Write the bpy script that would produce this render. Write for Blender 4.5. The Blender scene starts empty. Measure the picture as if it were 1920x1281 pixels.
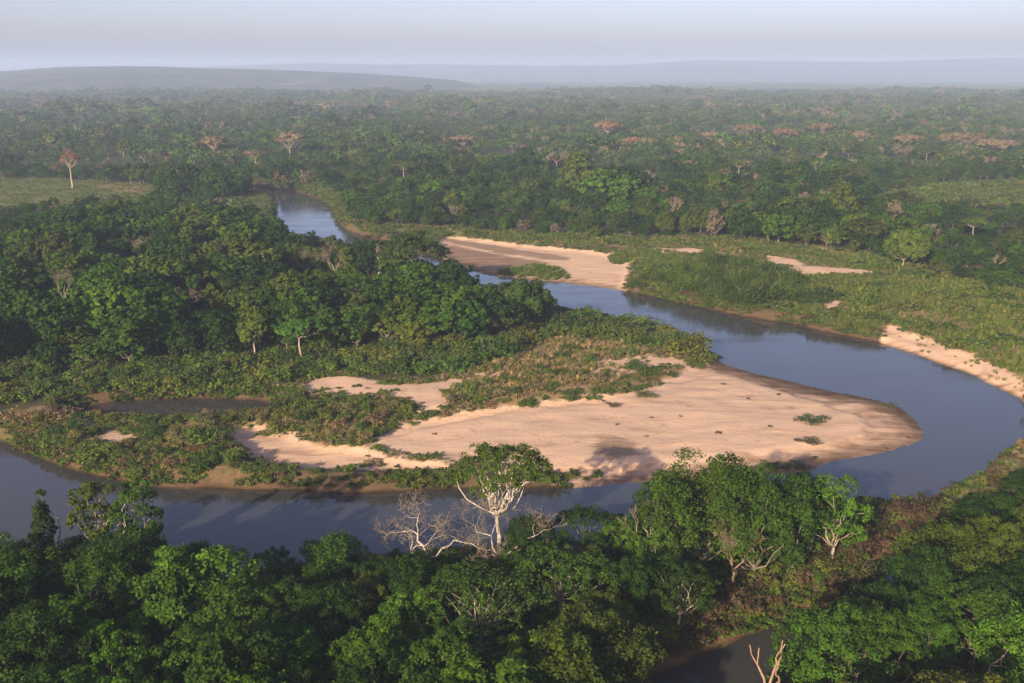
import bpy, bmesh, math, random
import numpy as np

sc = bpy.context.scene
col = sc.collection
R_ = math.radians

# ------------------------------------------------------------------ camera
CAM_H = 70.0
F_PX = 2059.0                      # focal length in photograph pixels (1920 wide)
PITCH = math.atan(508.0 / F_PX)
cam_d = bpy.data.cameras.new('camera')
cam_d.sensor_width = 36.0
cam_d.lens = 36.0 * F_PX / 1920.0
cam_d.clip_start = 1.0
cam_d.clip_end = 60000.0
cam = bpy.data.objects.new('camera', cam_d)
col.objects.link(cam)
cam.location = (0, 0, CAM_H)
cam.rotation_euler = (math.pi / 2 - PITCH, 0, 0)
sc.camera = cam

# ------------------------------------------------------------------ sky, sun, exposure
SUN_EL = R_(18.0)
SUN_AZ = R_(26.0)                  # shadows run this far to the right of straight ahead
shadow_dir = (math.sin(SUN_AZ), math.cos(SUN_AZ))
world = bpy.data.worlds.new('World')
sc.world = world
world.use_nodes = True
nt = world.node_tree
bg = nt.nodes['Background']
sky = nt.nodes.new('ShaderNodeTexSky')
sky.sky_type = 'NISHITA'
sky.sun_disc = False
sky.sun_elevation = SUN_EL
sky.sun_rotation = math.atan2(-shadow_dir[0], -shadow_dir[1])
sky.air_density = 0.7
sky.dust_density = 2.0
sky.ozone_density = 1.0
tnt = nt.nodes.new('ShaderNodeMix'); tnt.data_type = 'RGBA'; tnt.blend_type = 'MULTIPLY'; tnt.inputs[0].default_value = 1
tnt.inputs[7].default_value = (1.02, .89, 1.0, 1)          # dusty lavender air
nt.links.new(sky.outputs[0], tnt.inputs[6]); nt.links.new(tnt.outputs[2], bg.inputs[0])
bg.inputs[1].default_value = 0.108

sun_d = bpy.data.lights.new('sun', 'SUN')
sun_d.energy = 5.0
sun_d.angle = R_(0.6)
sun_d.color = (1.0, 0.83, 0.60)
sun = bpy.data.objects.new('sun', sun_d)
col.objects.link(sun)
sx, sy, sz = shadow_dir[0] * math.cos(SUN_EL), shadow_dir[1] * math.cos(SUN_EL), -math.sin(SUN_EL)
from mathutils import Vector
sun.rotation_euler = Vector((sx, sy, sz)).to_track_quat('-Z', 'Y').to_euler()
sun.location = (-200, -400, 200)

vs = sc.view_settings
vs.view_transform = 'Standard'
vs.look = 'None'
vs.gamma = 1.0
vs.use_curve_mapping = False
vs.exposure = 0.95

sc.render.engine = 'CYCLES'
sc.cycles.max_bounces = 3
sc.cycles.diffuse_bounces = 1
sc.cycles.glossy_bounces = 2
sc.cycles.transmission_bounces = 1
sc.cycles.volume_bounces = 1
sc.cycles.use_denoising = True
sc.cycles.sample_clamp_indirect = 4.0
sc.cycles.use_adaptive_sampling = False

# ------------------------------------------------------------------ layout helpers
CP, SP = math.cos(PITCH), math.sin(PITCH)

def ground(px, py, z=0.0):
    """Place on the ground (metres) seen at a photograph pixel."""
    u, v = (px - 960.0) / F_PX, (640.5 - py) / F_PX
    d = (u, CP + v * SP, -SP + v * CP)
    t = (z - CAM_H) / d[2]
    return d[0] * t, d[1] * t

def project(x, y, z):
    dz = z - CAM_H
    fwd = y * CP - dz * SP
    up = y * SP + dz * CP
    return 960 + F_PX * x / fwd, 640.5 - F_PX * up / fwd

def z_at(y, py):
    """Height above the water at distance y whose image row is py (centre column)."""
    v = (640.5 - py) / F_PX
    return CAM_H + y * (-SP + v * CP) / (CP + v * SP)

def gpoly(pts, z=0.0):
    return np.array([ground(a, b, z) for a, b in pts])

def smooth_poly(P, n=2):
    for _ in range(n):
        Q = np.roll(P, -1, axis=0)
        P = np.stack([P * .75 + Q * .25, P * .25 + Q * .75], 1).reshape(-1, 2)
    return P

def sdf(P, X, Y, reach=75.0):
    """Signed distance to polygon P, positive inside; beyond reach it stays at -reach."""
    X = np.asarray(X, float).ravel(); Y = np.asarray(Y, float).ravel()
    lo, hi = P.min(0) - reach, P.max(0) + reach
    sel = np.nonzero((X > lo[0]) & (X < hi[0]) & (Y > lo[1]) & (Y < hi[1]))[0]
    out = np.full(X.shape, -reach)
    if not len(sel): return out
    sel = sel[np.argsort(Y[sel], kind='stable')]
    x, y = X[sel], Y[sel]
    d = np.full(x.shape, reach * reach); ins = np.zeros(x.shape, bool)
    n = len(P)
    for i in range(n):
        ax, ay = P[i]; bx, by = P[(i + 1) % n]
        ex, ey = bx - ax, by - ay
        L = ex * ex + ey * ey + 1e-9
        y0, y1 = min(ay, by), max(ay, by)
        a, b = np.searchsorted(y, (y0 - reach, y1 + reach))
        xx, yy = x[a:b] - ax, y[a:b] - ay
        t = np.clip((xx * ex + yy * ey) / L, 0, 1)
        np.minimum(d[a:b], (xx - t * ex) ** 2 + (yy - t * ey) ** 2, out=d[a:b])
        if y1 > y0:
            a, b = np.searchsorted(y, (y0, y1))
            ins[a:b] ^= x[a:b] < ex * (y[a:b] - ay) / ey + ax
    d = np.sqrt(d)
    out[sel] = np.where(ins, d, -d)
    return out

def vnoise(X, Y, seed=0):
    xi = np.floor(X).astype(np.int64); yi = np.floor(Y).astype(np.int64)
    fx, fy = X - xi, Y - yi
    fx = fx * fx * (3 - 2 * fx); fy = fy * fy * (3 - 2 * fy)
    def h(a, b):
        n = (a * 374761393 + b * 668265263 + seed * 974634777) & 0x7fffffff
        n = ((n ^ (n >> 13)) * 1274126177) & 0x7fffffff
        return ((n ^ (n >> 16)) & 0xffff) / 65535.0
    a, b, c, d = h(xi, yi), h(xi + 1, yi), h(xi, yi + 1), h(xi + 1, yi + 1)
    return (a * (1 - fx) + b * fx) * (1 - fy) + (c * (1 - fx) + d * fx) * fy

def fbm(X, Y, s, oct=3, seed=0):
    X = np.asarray(X, float) / s; Y = np.asarray(Y, float) / s
    o = 0; a = .5; tot = 0
    for k in range(oct):
        o = o + a * vnoise(X, Y, seed + k * 17); tot += a
        X = X * 2.03 + 7.1; Y = Y * 2.03 + 3.7; a *= .5
    return o / tot

def sstep(a, b, x):
    t = np.clip((x - a) / (b - a), 0, 1)
    return t * t * (3 - 2 * t)

# ------------------------------------------------------------------ plan of the place (outlines on the ground)
RIVER_PX = [(395, 338), (425, 345), (480, 350), (540, 357), (590, 370), (618, 385), (630, 410), (645, 432), (690, 447), (740, 458),
            (790, 470), (840, 492), (890, 514), (960, 524), (1060, 532), (1165, 545), (1280, 570), (1400, 595), (1500, 611), (1560, 625),
            (1640, 642), (1700, 660), (1760, 682), (1830, 708), (1880, 730), (1930, 760), (1965, 790), (1962, 812), (1930, 832), (1900, 848), (1870, 880),
            (1830, 902), (1740, 930), (1660, 944), (1560, 965), (1450, 990), (1300, 1005), (1190, 1015), (1000, 1035), (800, 1055),
            (600, 1075), (430, 1090), (200, 1090), (0, 1080), (-300, 1060), (-700, 1010),
            (-700, 700), (-200, 772), (0, 826), (60, 850), (100, 870), (170, 890), (240, 905), (300, 915), (420, 915), (520, 920), (640, 925),
            (800, 920), (850, 915), (1000, 915), (1100, 915), (1190, 908), (1300, 902), (1420, 894), (1520, 884), (1560, 868), (1640, 855),
            (1700, 842), (1742, 824), (1738, 805), (1722, 785), (1690, 762), (1640, 748), (1570, 735), (1480, 715), (1400, 695), (1350, 680),
            (1315, 660), (1280, 645), (1240, 628), (1180, 612), (1100, 598), (1030, 585), (960, 572), (900, 560), (850, 545), (790, 522),
            (740, 502), (690, 485), (640, 474), (590, 460), (540, 448), (505, 424), (518, 396), (508, 378), (470, 365), (430, 356)]
POOL_PX = [(110, 776), (180, 757), (300, 750), (420, 748), (505, 751), (525, 762), (515, 780), (440, 792), (330, 798), (200, 798)]
CREEK_PX = [(1700, 1020), (1650, 1075), (1590, 1120), (1530, 1148), (1460, 1175), (1380, 1200), (1300, 1235), (1210, 1280), (1130, 1340), (1060, 1460),
            (1330, 1460), (1390, 1360), (1460, 1290), (1530, 1245), (1590, 1205), (1650, 1155), (1705, 1090), (1725, 1040)]
RIVER = smooth_poly(gpoly(RIVER_PX), 1)
POOL = smooth_poly(gpoly(POOL_PX), 2)
CREEK = smooth_poly(gpoly(CREEK_PX), 2)

SAND_PX = [
    # the big point bar
    [(690, 852), (715, 826), (800, 803), (900, 787), (1040, 772), (1120, 762), (1190, 752), (1240, 728), (1280, 708), (1330, 676), (1400, 684),
     (1580, 722), (1720, 750), (1780, 820), (1700, 870), (1560, 900), (1400, 915), (1200, 935), (1000, 898), (880, 888), (840, 872), (760, 872)],
    # lower terrace beside the near channel
    [(420, 815), (500, 812), (560, 826), (600, 850), (690, 855), (760, 872), (850, 882), (840, 905), (700, 894), (560, 892), (470, 880), (440, 850)],
    # sandy track through the scrub
    [(548, 745), (600, 722), (680, 730), (740, 742), (820, 738), (930, 716), (985, 735), (900, 752), (870, 770), (820, 795), (790, 800), (770, 780), (700, 760), (600, 762)],
    # small bare patches
    [(130, 800), (180, 800), (200, 822), (150, 826)], [(185, 835), (230, 826), (275, 845), (240, 858), (190, 858)], [(250, 800), (285, 800), (280, 815), (255, 815)],
    [(1080, 700), (1180, 690), (1270, 670), (1300, 690), (1200, 720), (1130, 735)],
    # upper beach across the river
    [(814, 448), (900, 455), (960, 464), (1060, 475), (1140, 486), (1190, 500), (1178, 518), (1172, 560), (1060, 548), (950, 535), (890, 525), (830, 490)],
    # track leading off the beach
    [(1195, 486), (1260, 481), (1335, 487), (1310, 494), (1210, 495)], [(1425, 494), (1480, 500), (1510, 512), (1490, 522), (1440, 508)], [(1470, 516), (1560, 517), (1645, 527), (1630, 535), (1540, 530), (1480, 532)],
    # eroded bank on the outer bend
    [(1640, 640), (1668, 620), (1700, 640), (1760, 650), (1785, 668), (1830, 684), (1890, 712), (1940, 742), (1940, 775), (1840, 722), (1740, 684)],
    [(1535, 584), (1570, 582), (1575, 596), (1540, 602)],
    # muddy shore on the near bank
    [(1640, 952), (1720, 918), (1830, 905), (1850, 915), (1790, 955), (1680, 975)],
    # far clearings
]
DRY_PX = [
    [(930, 690), (1050, 650), (1180, 650), (1290, 665), (1340, 680), (1270, 725), (1180, 760), (1040, 785), (850, 790), (830, 765), (930, 730)],
    [(0, 800), (120, 770), (500, 785), (760, 760), (830, 800), (700, 850), (640, 900), (420, 920), (150, 890)],
    [(1480, 560), (1560, 530), (1700, 560), (1800, 590), (1960, 640), (2000, 760), (1900, 730), (1760, 660), (1600, 620)],
    [(820, 440), (1100, 455), (1300, 460), (1450, 470), (1480, 500), (1300, 495), (1100, 475), (900, 455)],
    [(1200, 1290), (1300, 1180), (1420, 1100), (1540, 1000), (1650, 960), (1780, 950), (1690, 1060), (1560, 1150), (1400, 1230)],
    [(170, 352), (250, 352), (285, 370), (240, 372), (180, 362)],
]
GREEN_PX = [
    [(1200, 460), (1450, 470), (1640, 490), (1760, 535), (1960, 575), (2300, 640), (2400, 800), (1960, 760), (1760, 670), (1560, 610), (1180, 540), (1190, 500)],
    [(640, 425), (820, 437), (1200, 458), (1200, 480), (1000, 468), (820, 452), (660, 440)],
    [(-300, 350), (-60, 342), (150, 342), (300, 352), (400, 372), (300, 392), (0, 402), (-300, 402)],
    [(1540, 400), (1700, 345), (1960, 330), (2300, 350), (2300, 420), (1800, 400)],
    [(400, 345), (440, 362), (500, 370), (515, 392), (495, 415), (400, 372)],
    [(-200, 790), (500, 785), (800, 760), (1280, 650), (1330, 690), (700, 860), (500, 920), (150, 890), (-200, 800)],
]
SANDS = [smooth_poly(gpoly(p), 2) for p in SAND_PX]
DRYS = [smooth_poly(gpoly(p), 1) for p in DRY_PX]
GREENS = [smooth_poly(gpoly(p), 1) for p in GREEN_PX]
MUD_SHADE_PX = [[(1330, 672), (1400, 683), (1570, 722), (1690, 748), (1760, 815), (1725, 812), (1690, 785), (1600, 760), (1480, 733), (1390, 715), (1330, 700)],
          [(826, 458), (930, 480), (1000, 492), (1040, 500), (960, 512), (900, 522), (840, 500)],
          [(825, 450), (900, 460), (1000, 477), (1070, 488), (1060, 497), (960, 482), (860, 464)],
          [(1110, 838), (1190, 838), (1200, 868), (1130, 872)]]  # last outline: umbrella tree's cast shadow painted as a dark patch on the sand
MUD_SHADES = [smooth_poly(gpoly(p), 1) for p in MUD_SHADE_PX]
PLATE = smooth_poly(gpoly([(700, 846), (735, 824), (900, 794), (1120, 770), (1240, 737), (1330, 707), (1400, 716), (1480, 746), (1570, 772), (1640, 798), (1610, 832), (1500, 848), (1400, 862), (1200, 884), (1050, 892), (880, 886), (800, 872)]), 1)
BAR_GENTLE = [0, 1, 7, 13]; EROD = 11       # sand sheets that slope gently into the water

def multi(polys, X, Y):
    out = np.full(np.asarray(X).ravel().shape, -1e9)
    for p in polys:
        out = np.maximum(out, sdf(p, X, Y))
    return out

def land_height(X, Y):
    """Terrain height; water stands at zero."""
    X = np.asarray(X, float).ravel(); Y = np.asarray(Y, float).ravel()
    near = (Y < 1000) & (np.abs(X) < 700)
    d = np.full(X.shape, 400.0)
    g = np.zeros(X.shape)
    xn, yn = X[near], Y[near]
    wob = (fbm(xn, yn, 9, 3, 5) - .5) * 2.6
    w = np.maximum(np.maximum(sdf(RIVER, xn, yn), sdf(POOL, xn, yn)), sdf(CREEK, xn, yn))
    d[near] = -w + wob * np.clip(1 - np.abs(w) / 14, 0, 1)
    g[near] = sstep(-5, 4, multi([SANDS[i] for i in BAR_GENTLE], xn, yn))
    steep = np.minimum(2.6, 0.75 * d) + np.clip(d - 6, 0, 60) * .018
    gentle = np.minimum(0.085 * d, 0.9) + np.clip(d - 10, 0, 40) * .022
    s9 = np.zeros(X.shape); s9[near] = .6 * sstep(-4, 3, sdf(SANDS[EROD], xn, yn) + wob * 1.5)
    g = np.maximum(g, s9)
    plate = np.zeros(X.shape)
    plate[near] = .55 * sstep(-.5, 1.0, sdf(PLATE, xn, yn) + (fbm(xn, yn, 6, 3, 61) - .5) * 5.0)
    gentle = gentle * .8
    st = .17; fr = gentle / st + (fbm(X, Y, 15, 2, 62) - .5) * 1.6
    gentle = gentle + st * (sstep(.62, .95, fr - np.floor(fr)) - (fr - np.floor(fr))) * .8 + plate
    z = steep * (1 - g) + gentle * g
    z = np.where(d < 0, np.maximum(-1.6, 0.35 * d) - .05, z)
    rough = (fbm(X, Y, 34, 3, 3) - .5) * 1.8 + (fbm(X, Y, 7, 3, 8) - .5) * .5
    z = z + rough * sstep(1, 14, d) * (1 - .45 * g)
    # low scarps and ripples in the sand
    s = fbm(X * .6 + Y * .35, Y * 1.4 - X * .5, 11, 3, 21)
    z = z + g * sstep(0.5, 4, d) * (np.abs(s - .5) * -.7 + .08)
    far = np.clip((Y - 900) / 2500, 0, 1)
    z = z + far * (fbm(X, Y, 420, 3, 44) - .5) * 22
    return z

# ------------------------------------------------------------------ materials
def mat(name):
    m = bpy.data.materials.new(name); m.use_nodes = True
    n = m.node_tree.nodes; l = m.node_tree.links
    return m, n, l, n['Principled BSDF']

def mix(n, l, a, b, fac, mode='MIX'):
    x = n.new('ShaderNodeMix'); x.data_type = 'RGBA'; x.blend_type = mode
    for k, v in ((6, a), (7, b)):
        if isinstance(v, tuple): x.inputs[k].default_value = (*v, 1)
        else: l.new(v, x.inputs[k])
    if isinstance(fac, (int, float)): x.inputs[0].default_value = fac
    else: l.new(fac, x.inputs[0])
    return x.outputs[2]

def math_(n, l, op, a, b=None, clamp=False):
    x = n.new('ShaderNodeMath'); x.operation = op; x.use_clamp = clamp
    for k, v in ((0, a), (1, b)):
        if v is None: continue
        if isinstance(v, (int, float)): x.inputs[k].default_value = v
        else: l.new(v, x.inputs[k])
    return x.outputs[0]

def noise(n, l, scale, detail=4, rough=.55, vec=None, dist=0):
    x = n.new('ShaderNodeTexNoise'); x.inputs['Scale'].default_value = scale
    x.inputs['Detail'].default_value = detail; x.inputs['Roughness'].default_value = rough
    x.inputs['Distortion'].default_value = dist
    if vec is not None: l.new(vec, x.inputs['Vector'])
    return x.outputs[0]

def maprange(n, l, v, a, b, c=0., d=1.):
    x = n.new('ShaderNodeMapRange'); x.inputs[1].default_value = a; x.inputs[2].default_value = b
    x.inputs[3].default_value = c; x.inputs[4].default_value = d
    l.new(v, x.inputs[0]); return x.outputs[0]

def ground_material():
    m, n, l, p = mat('earth_sand_and_turf')
    geo = n.new('ShaderNodeNewGeometry'); pos = geo.outputs['Position']
    zone = n.new('ShaderNodeAttribute'); zone.attribute_name = 'zone'
    sep = n.new('ShaderNodeSeparateColor'); l.new(zone.outputs['Color'], sep.inputs[0])
    n1 = noise(n, l, .25, 6, .6, pos); n2 = noise(n, l, 1.3, 5, .6, pos); n3 = noise(n, l, .045, 4, .5, pos)
    nbig = noise(n, l, .009, 6, .65, pos)
    floor_ = mix(n, l, (.035, .042, .016), (.075, .06, .03), n1)
    floor_ = mix(n, l, floor_, (.15, .115, .07), maprange(n, l, nbig, .56, .72))
    green = mix(n, l, (.075, .10, .022), (.14, .14, .036), n2)
    green = mix(n, l, green, (.22, .155, .07), maprange(n, l, n3, .54, .78))
    dry = mix(n, l, (.30, .20, .095), (.13, .105, .04), n2)
    smap = n.new('ShaderNodeMapping'); smap.inputs['Rotation'].default_value = (0, 0, .5); smap.inputs['Scale'].default_value = (.35, 1.5, 1)
    l.new(pos, smap.inputs[0])
    streak = noise(n, l, .22, 6, .62, smap.outputs[0], .6)
    sand = mix(n, l, (.54, .355, .232), (.64, .435, .288), n1)
    sand = mix(n, l, sand, (.44, .285, .175), maprange(n, l, streak, .50, .68, 0, .75))
    sand = mix(n, l, sand, (.30, .195, .115), maprange(n, l, noise(n, l, .12, 7, .7, pos), .60, .68, 0, .75))
    sand = mix(n, l, sand, (.12, .08, .045), maprange(n, l, noise(n, l, .55, 5, .75, smap.outputs[0]), .66, .72, 0, .8))
    def edge(o, lo=.30, hi=.62):
        s = math_(n, l, 'ADD', o, math_(n, l, 'MULTIPLY', math_(n, l, 'SUBTRACT', n2, .5), .7))
        return maprange(n, l, math_(n, l, 'ADD', s, math_(n, l, 'MULTIPLY', math_(n, l, 'SUBTRACT', n1, .5), 1.3)), lo, hi)
    c = mix(n, l, floor_, green, edge(sep.outputs[1]))
    c = mix(n, l, c, dry, edge(sep.outputs[2]))
    sm = edge(sep.outputs[0])
    mud_shade = maprange(n, l, math_(n, l, 'ADD', zone.outputs['Alpha'], math_(n, l, 'MULTIPLY', math_(n, l, 'SUBTRACT', streak, .5), 2.0)), .28, .7, 0, .9)
    sand = mix(n, l, sand, mix(n, l, (.20, .125, .075), (.30, .20, .125), n2), mud_shade)  # wet mud bands, plus the shadow patch painted into the sand colour
    c = mix(n, l, c, sand, sm)
    sx_ = n.new('ShaderNodeSeparateXYZ'); l.new(pos, sx_.inputs[0])
    # red-brown raw earth on steep cut banks
    nz = n.new('ShaderNodeSeparateXYZ'); l.new(geo.outputs['True Normal'], nz.inputs[0])
    steep = maprange(n, l, nz.outputs[2], .95, .80)
    c = mix(n, l, c, mix(n, l, mix(n, l, (.075, .046, .026), (.15, .09, .05), n2), (.40, .265, .16), sm), math_(n, l, 'MULTIPLY', steep, .8))
    # damp margin just above the water line
    zz = math_(n, l, 'ADD', sx_.outputs[2], math_(n, l, 'MULTIPLY', math_(n, l, 'SUBTRACT', n1, .5), .5))
    damp = math_(n, l, 'MULTIPLY', maprange(n, l, zz, 1.05, .35), maprange(n, l, streak, .40, .58))
    c = mix(n, l, c, (.66, .60, .55), math_(n, l, 'MULTIPLY', damp, .9), 'MULTIPLY')
    wet = maprange(n, l, zz, .42, .08)
    c = mix(n, l, c, (.42, .40, .38), wet, 'MULTIPLY')
    l.new(c, p.inputs['Base Color'])
    p.inputs['Roughness'].default_value = .92
    p.inputs['Specular IOR Level'].default_value = .15
    b = n.new('ShaderNodeBump'); b.inputs['Strength'].default_value = .5; b.inputs['Distance'].default_value = .25
    l.new(math_(n, l, 'ADD', n2, math_(n, l, 'MULTIPLY', streak, 1.2)), b.inputs['Height']); l.new(b.outputs[0], p.inputs['Normal'])
    return m

def water_material():
    m, n, l, p = mat('river_water')
    geo = n.new('ShaderNodeNewGeometry'); pos = geo.outputs['Position']
    n1 = noise(n, l, .03, 4, .5, pos)
    l.new(mix(n, l, (.036, .037, .037), (.056, .052, .046), n1), p.inputs['Base Color'])
    fl = n.new('ShaderNodeMapping'); fl.inputs['Rotation'].default_value = (0, 0, .35); fl.inputs['Scale'].default_value = (.25, 1.6, 1); l.new(pos, fl.inputs[0])
    l.new(maprange(n, l, noise(n, l, .09, 5, .6, fl.outputs[0], 1.2), .40, .66, .05, .22), p.inputs['Roughness'])
    p.inputs['IOR'].default_value = 1.333
    mp = n.new('ShaderNodeMapping'); mp.inputs['Scale'].default_value = (1, 1.0, 1); l.new(pos, mp.inputs[0])
    r1 = noise(n, l, 1.1, 3, .6, mp.outputs[0]); r2 = noise(n, l, .10, 4, .6, pos, .8)
    h = math_(n, l, 'MULTIPLY', r1, maprange(n, l, r2, .42, .62, .25, 1.0))
    b = n.new('ShaderNodeBump'); b.inputs['Strength'].default_value = .18; b.inputs['Distance'].default_value = .12
    l.new(h, b.inputs['Height']); l.new(b.outputs[0], p.inputs['Normal'])
    return m

def leaf_material(name, trans=.22, hue=(1.12, 1.08, .7)):
    """Colour comes from the plant's own tint, varied leaf by leaf."""
    m, n, l, p = mat(name)
    t = n.new('ShaderNodeAttribute'); t.attribute_type = 'INSTANCER'; t.attribute_name = 'tint'
    a = n.new('ShaderNodeAttribute'); a.attribute_name = 'tone'
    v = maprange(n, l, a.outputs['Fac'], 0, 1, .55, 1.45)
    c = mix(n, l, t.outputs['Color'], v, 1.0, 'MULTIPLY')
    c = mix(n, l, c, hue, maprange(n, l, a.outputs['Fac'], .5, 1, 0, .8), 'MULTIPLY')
    l.new(c, p.inputs['Base Color'])
    p.inputs['Roughness'].default_value = .7
    p.inputs['Specular IOR Level'].default_value = .12
    tr = n.new('ShaderNodeBsdfTranslucent'); l.new(mix(n, l, c, (1.1, 1.15, .6), 1, 'MULTIPLY'), tr.inputs[0])
    ms = n.new('ShaderNodeMixShader'); ms.inputs[0].default_value = trans
    l.new(p.outputs[0], ms.inputs[1]); l.new(tr.outputs[0], ms.inputs[2])
    l.new(ms.outputs[0], n['Material Output'].inputs[0])
    return m

def bark_material(name, a, b):
    m, n, l, p = mat(name)
    tc = n.new('ShaderNodeTexCoord')
    mp = n.new('ShaderNodeMapping'); mp.inputs['Scale'].default_value = (3, 3, .7); l.new(tc.outputs['Object'], mp.inputs[0])
    l.new(mix(n, l, a, b, maprange(n, l, noise(n, l, 1.5, 6, .65, mp.outputs[0]), .35, .65)), p.inputs['Base Color'])
    p.inputs['Roughness'].default_value = .85; p.inputs['Specular IOR Level'].default_value = .2
    return m

M_GROUND = ground_material()
M_WATER = water_material()
M_LEAF = leaf_material('broad_leaves')
M_GRASS = leaf_material('grass_blades', .3, (1.15, 1.0, .75))
M_BARK = bark_material('brown_bark', (.11, .085, .06), (.20, .165, .125))
M_PALE = bark_material('pale_bark', (.37, .30, .22), (.22, .17, .12))
M_WHITE = bark_material('bleached_bark', (.52, .46, .37), (.34, .28, .21))
M_TWIG = bark_material('brown_twigs', (.16, .12, .075), (.25, .195, .13))
M_DEAD = bark_material('weathered_wood', (.36, .27, .19), (.22, .16, .11))
M_SNAG = bark_material('orange_brown_dead_wood', (.30, .19, .115), (.19, .125, .08))  # orange-brown dead wood of the snag and the tan twiggy tree

# ------------------------------------------------------------------ mesh helpers
def make_mesh(name, V, quads=None, tris=None, tone=None, mats=(), smooth=False):
    me = bpy.data.meshes.new(name)
    V = np.asarray(V, np.float32)
    nq = 0 if quads is None else len(quads); ntr = 0 if tris is None else len(tris)
    loops = []
    if nq: loops.append(np.asarray(quads, np.int32).ravel())
    if ntr: loops.append(np.asarray(tris, np.int32).ravel())
    loops = np.concatenate(loops)
    starts = np.concatenate([np.arange(nq) * 4, nq * 4 + np.arange(ntr) * 3]).astype(np.int32)
    me.vertices.add(len(V)); me.vertices.foreach_set('co', V.ravel())
    me.loops.add(len(loops)); me.loops.foreach_set('vertex_index', loops)
    me.polygons.add(nq + ntr); me.polygons.foreach_set('loop_start', starts)
    me.update(calc_edges=True)
    if smooth:
        me.polygons.foreach_set('use_smooth', np.ones(nq + ntr, bool))
    if tone is not None:
        at = me.attributes.new('tone', 'FLOAT', 'POINT'); at.data.foreach_set('value', np.asarray(tone, np.float32))
    for m in mats: me.materials.append(m)
    return me

def unit(v):
    return v / (np.linalg.norm(v, axis=-1, keepdims=True) + 1e-9)

def rdir(rng, n):
    return unit(rng.normal(size=(n, 3)))

def leaf_cards(rng, C, N, size, aspect=.62):
    """One folded leaf-spray for each centre: a lozenge bent along its rib."""
    n = len(C)
    T = unit(np.cross(N, rdir(rng, n))); B = np.cross(N, T)
    s = np.asarray(size).reshape(-1, 1)
    V = np.stack([C - T * s * .5, C + B * s * aspect * .5 - N * s * .12, C + T * s * .5 - N * s * .10, C - B * s * aspect * .5 - N * s * .12], 1).reshape(-1, 3)
    i = np.arange(n)[:, None] * 4
    return V, i + np.array([[0, 1, 2, 3]])

class Tubes:
    def __init__(self): self.V = []; self.Q = []; self.n = 0
    def path(self, pts, rad, k=6):
        pts = np.asarray(pts, float); rad = np.asarray(rad, float)
        d = np.gradient(pts, axis=0); d = unit(d)
        ref = np.array([.31, .77, .12]) if abs(d[0][2]) > .5 else np.array([.1, .2, 1.])
        a = unit(np.cross(d, ref)); b = np.cross(d, a)
        th = np.linspace(0, 2 * math.pi, k, endpoint=False)
        ring = pts[:, None] + rad[:, None, None] * (a[:, None] * np.cos(th)[None, :, None] + b[:, None] * np.sin(th)[None, :, None])
        m = len(pts); self.V.append(ring.reshape(-1, 3))
        i, j = np.meshgrid(np.arange(m - 1), np.arange(k), indexing='ij')
        j2 = (j + 1) % k
        q = np.stack([i * k + j, i * k + j2, (i + 1) * k + j2, (i + 1) * k + j], -1).reshape(-1, 4) + self.n
        self.Q.append(q); self.n += m * k
    def mesh(self, name, m):
        return make_mesh(name, np.concatenate(self.V), np.concatenate(self.Q), mats=(m,), smooth=True)

def bent(rng, a, b, n=5, sag=.06):
    a = np.array(a, float); b = np.array(b, float)
    t = np.linspace(0, 1, n)[:, None]
    L = np.linalg.norm(b - a)
    off = rng.normal(size=3) * L * sag
    w = rng.normal(size=(n, 3)) * L * sag * .35; w[0] = 0; w[-1] = 0
    return a + (b - a) * t + off * np.sin(t * math.pi) + w

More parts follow.
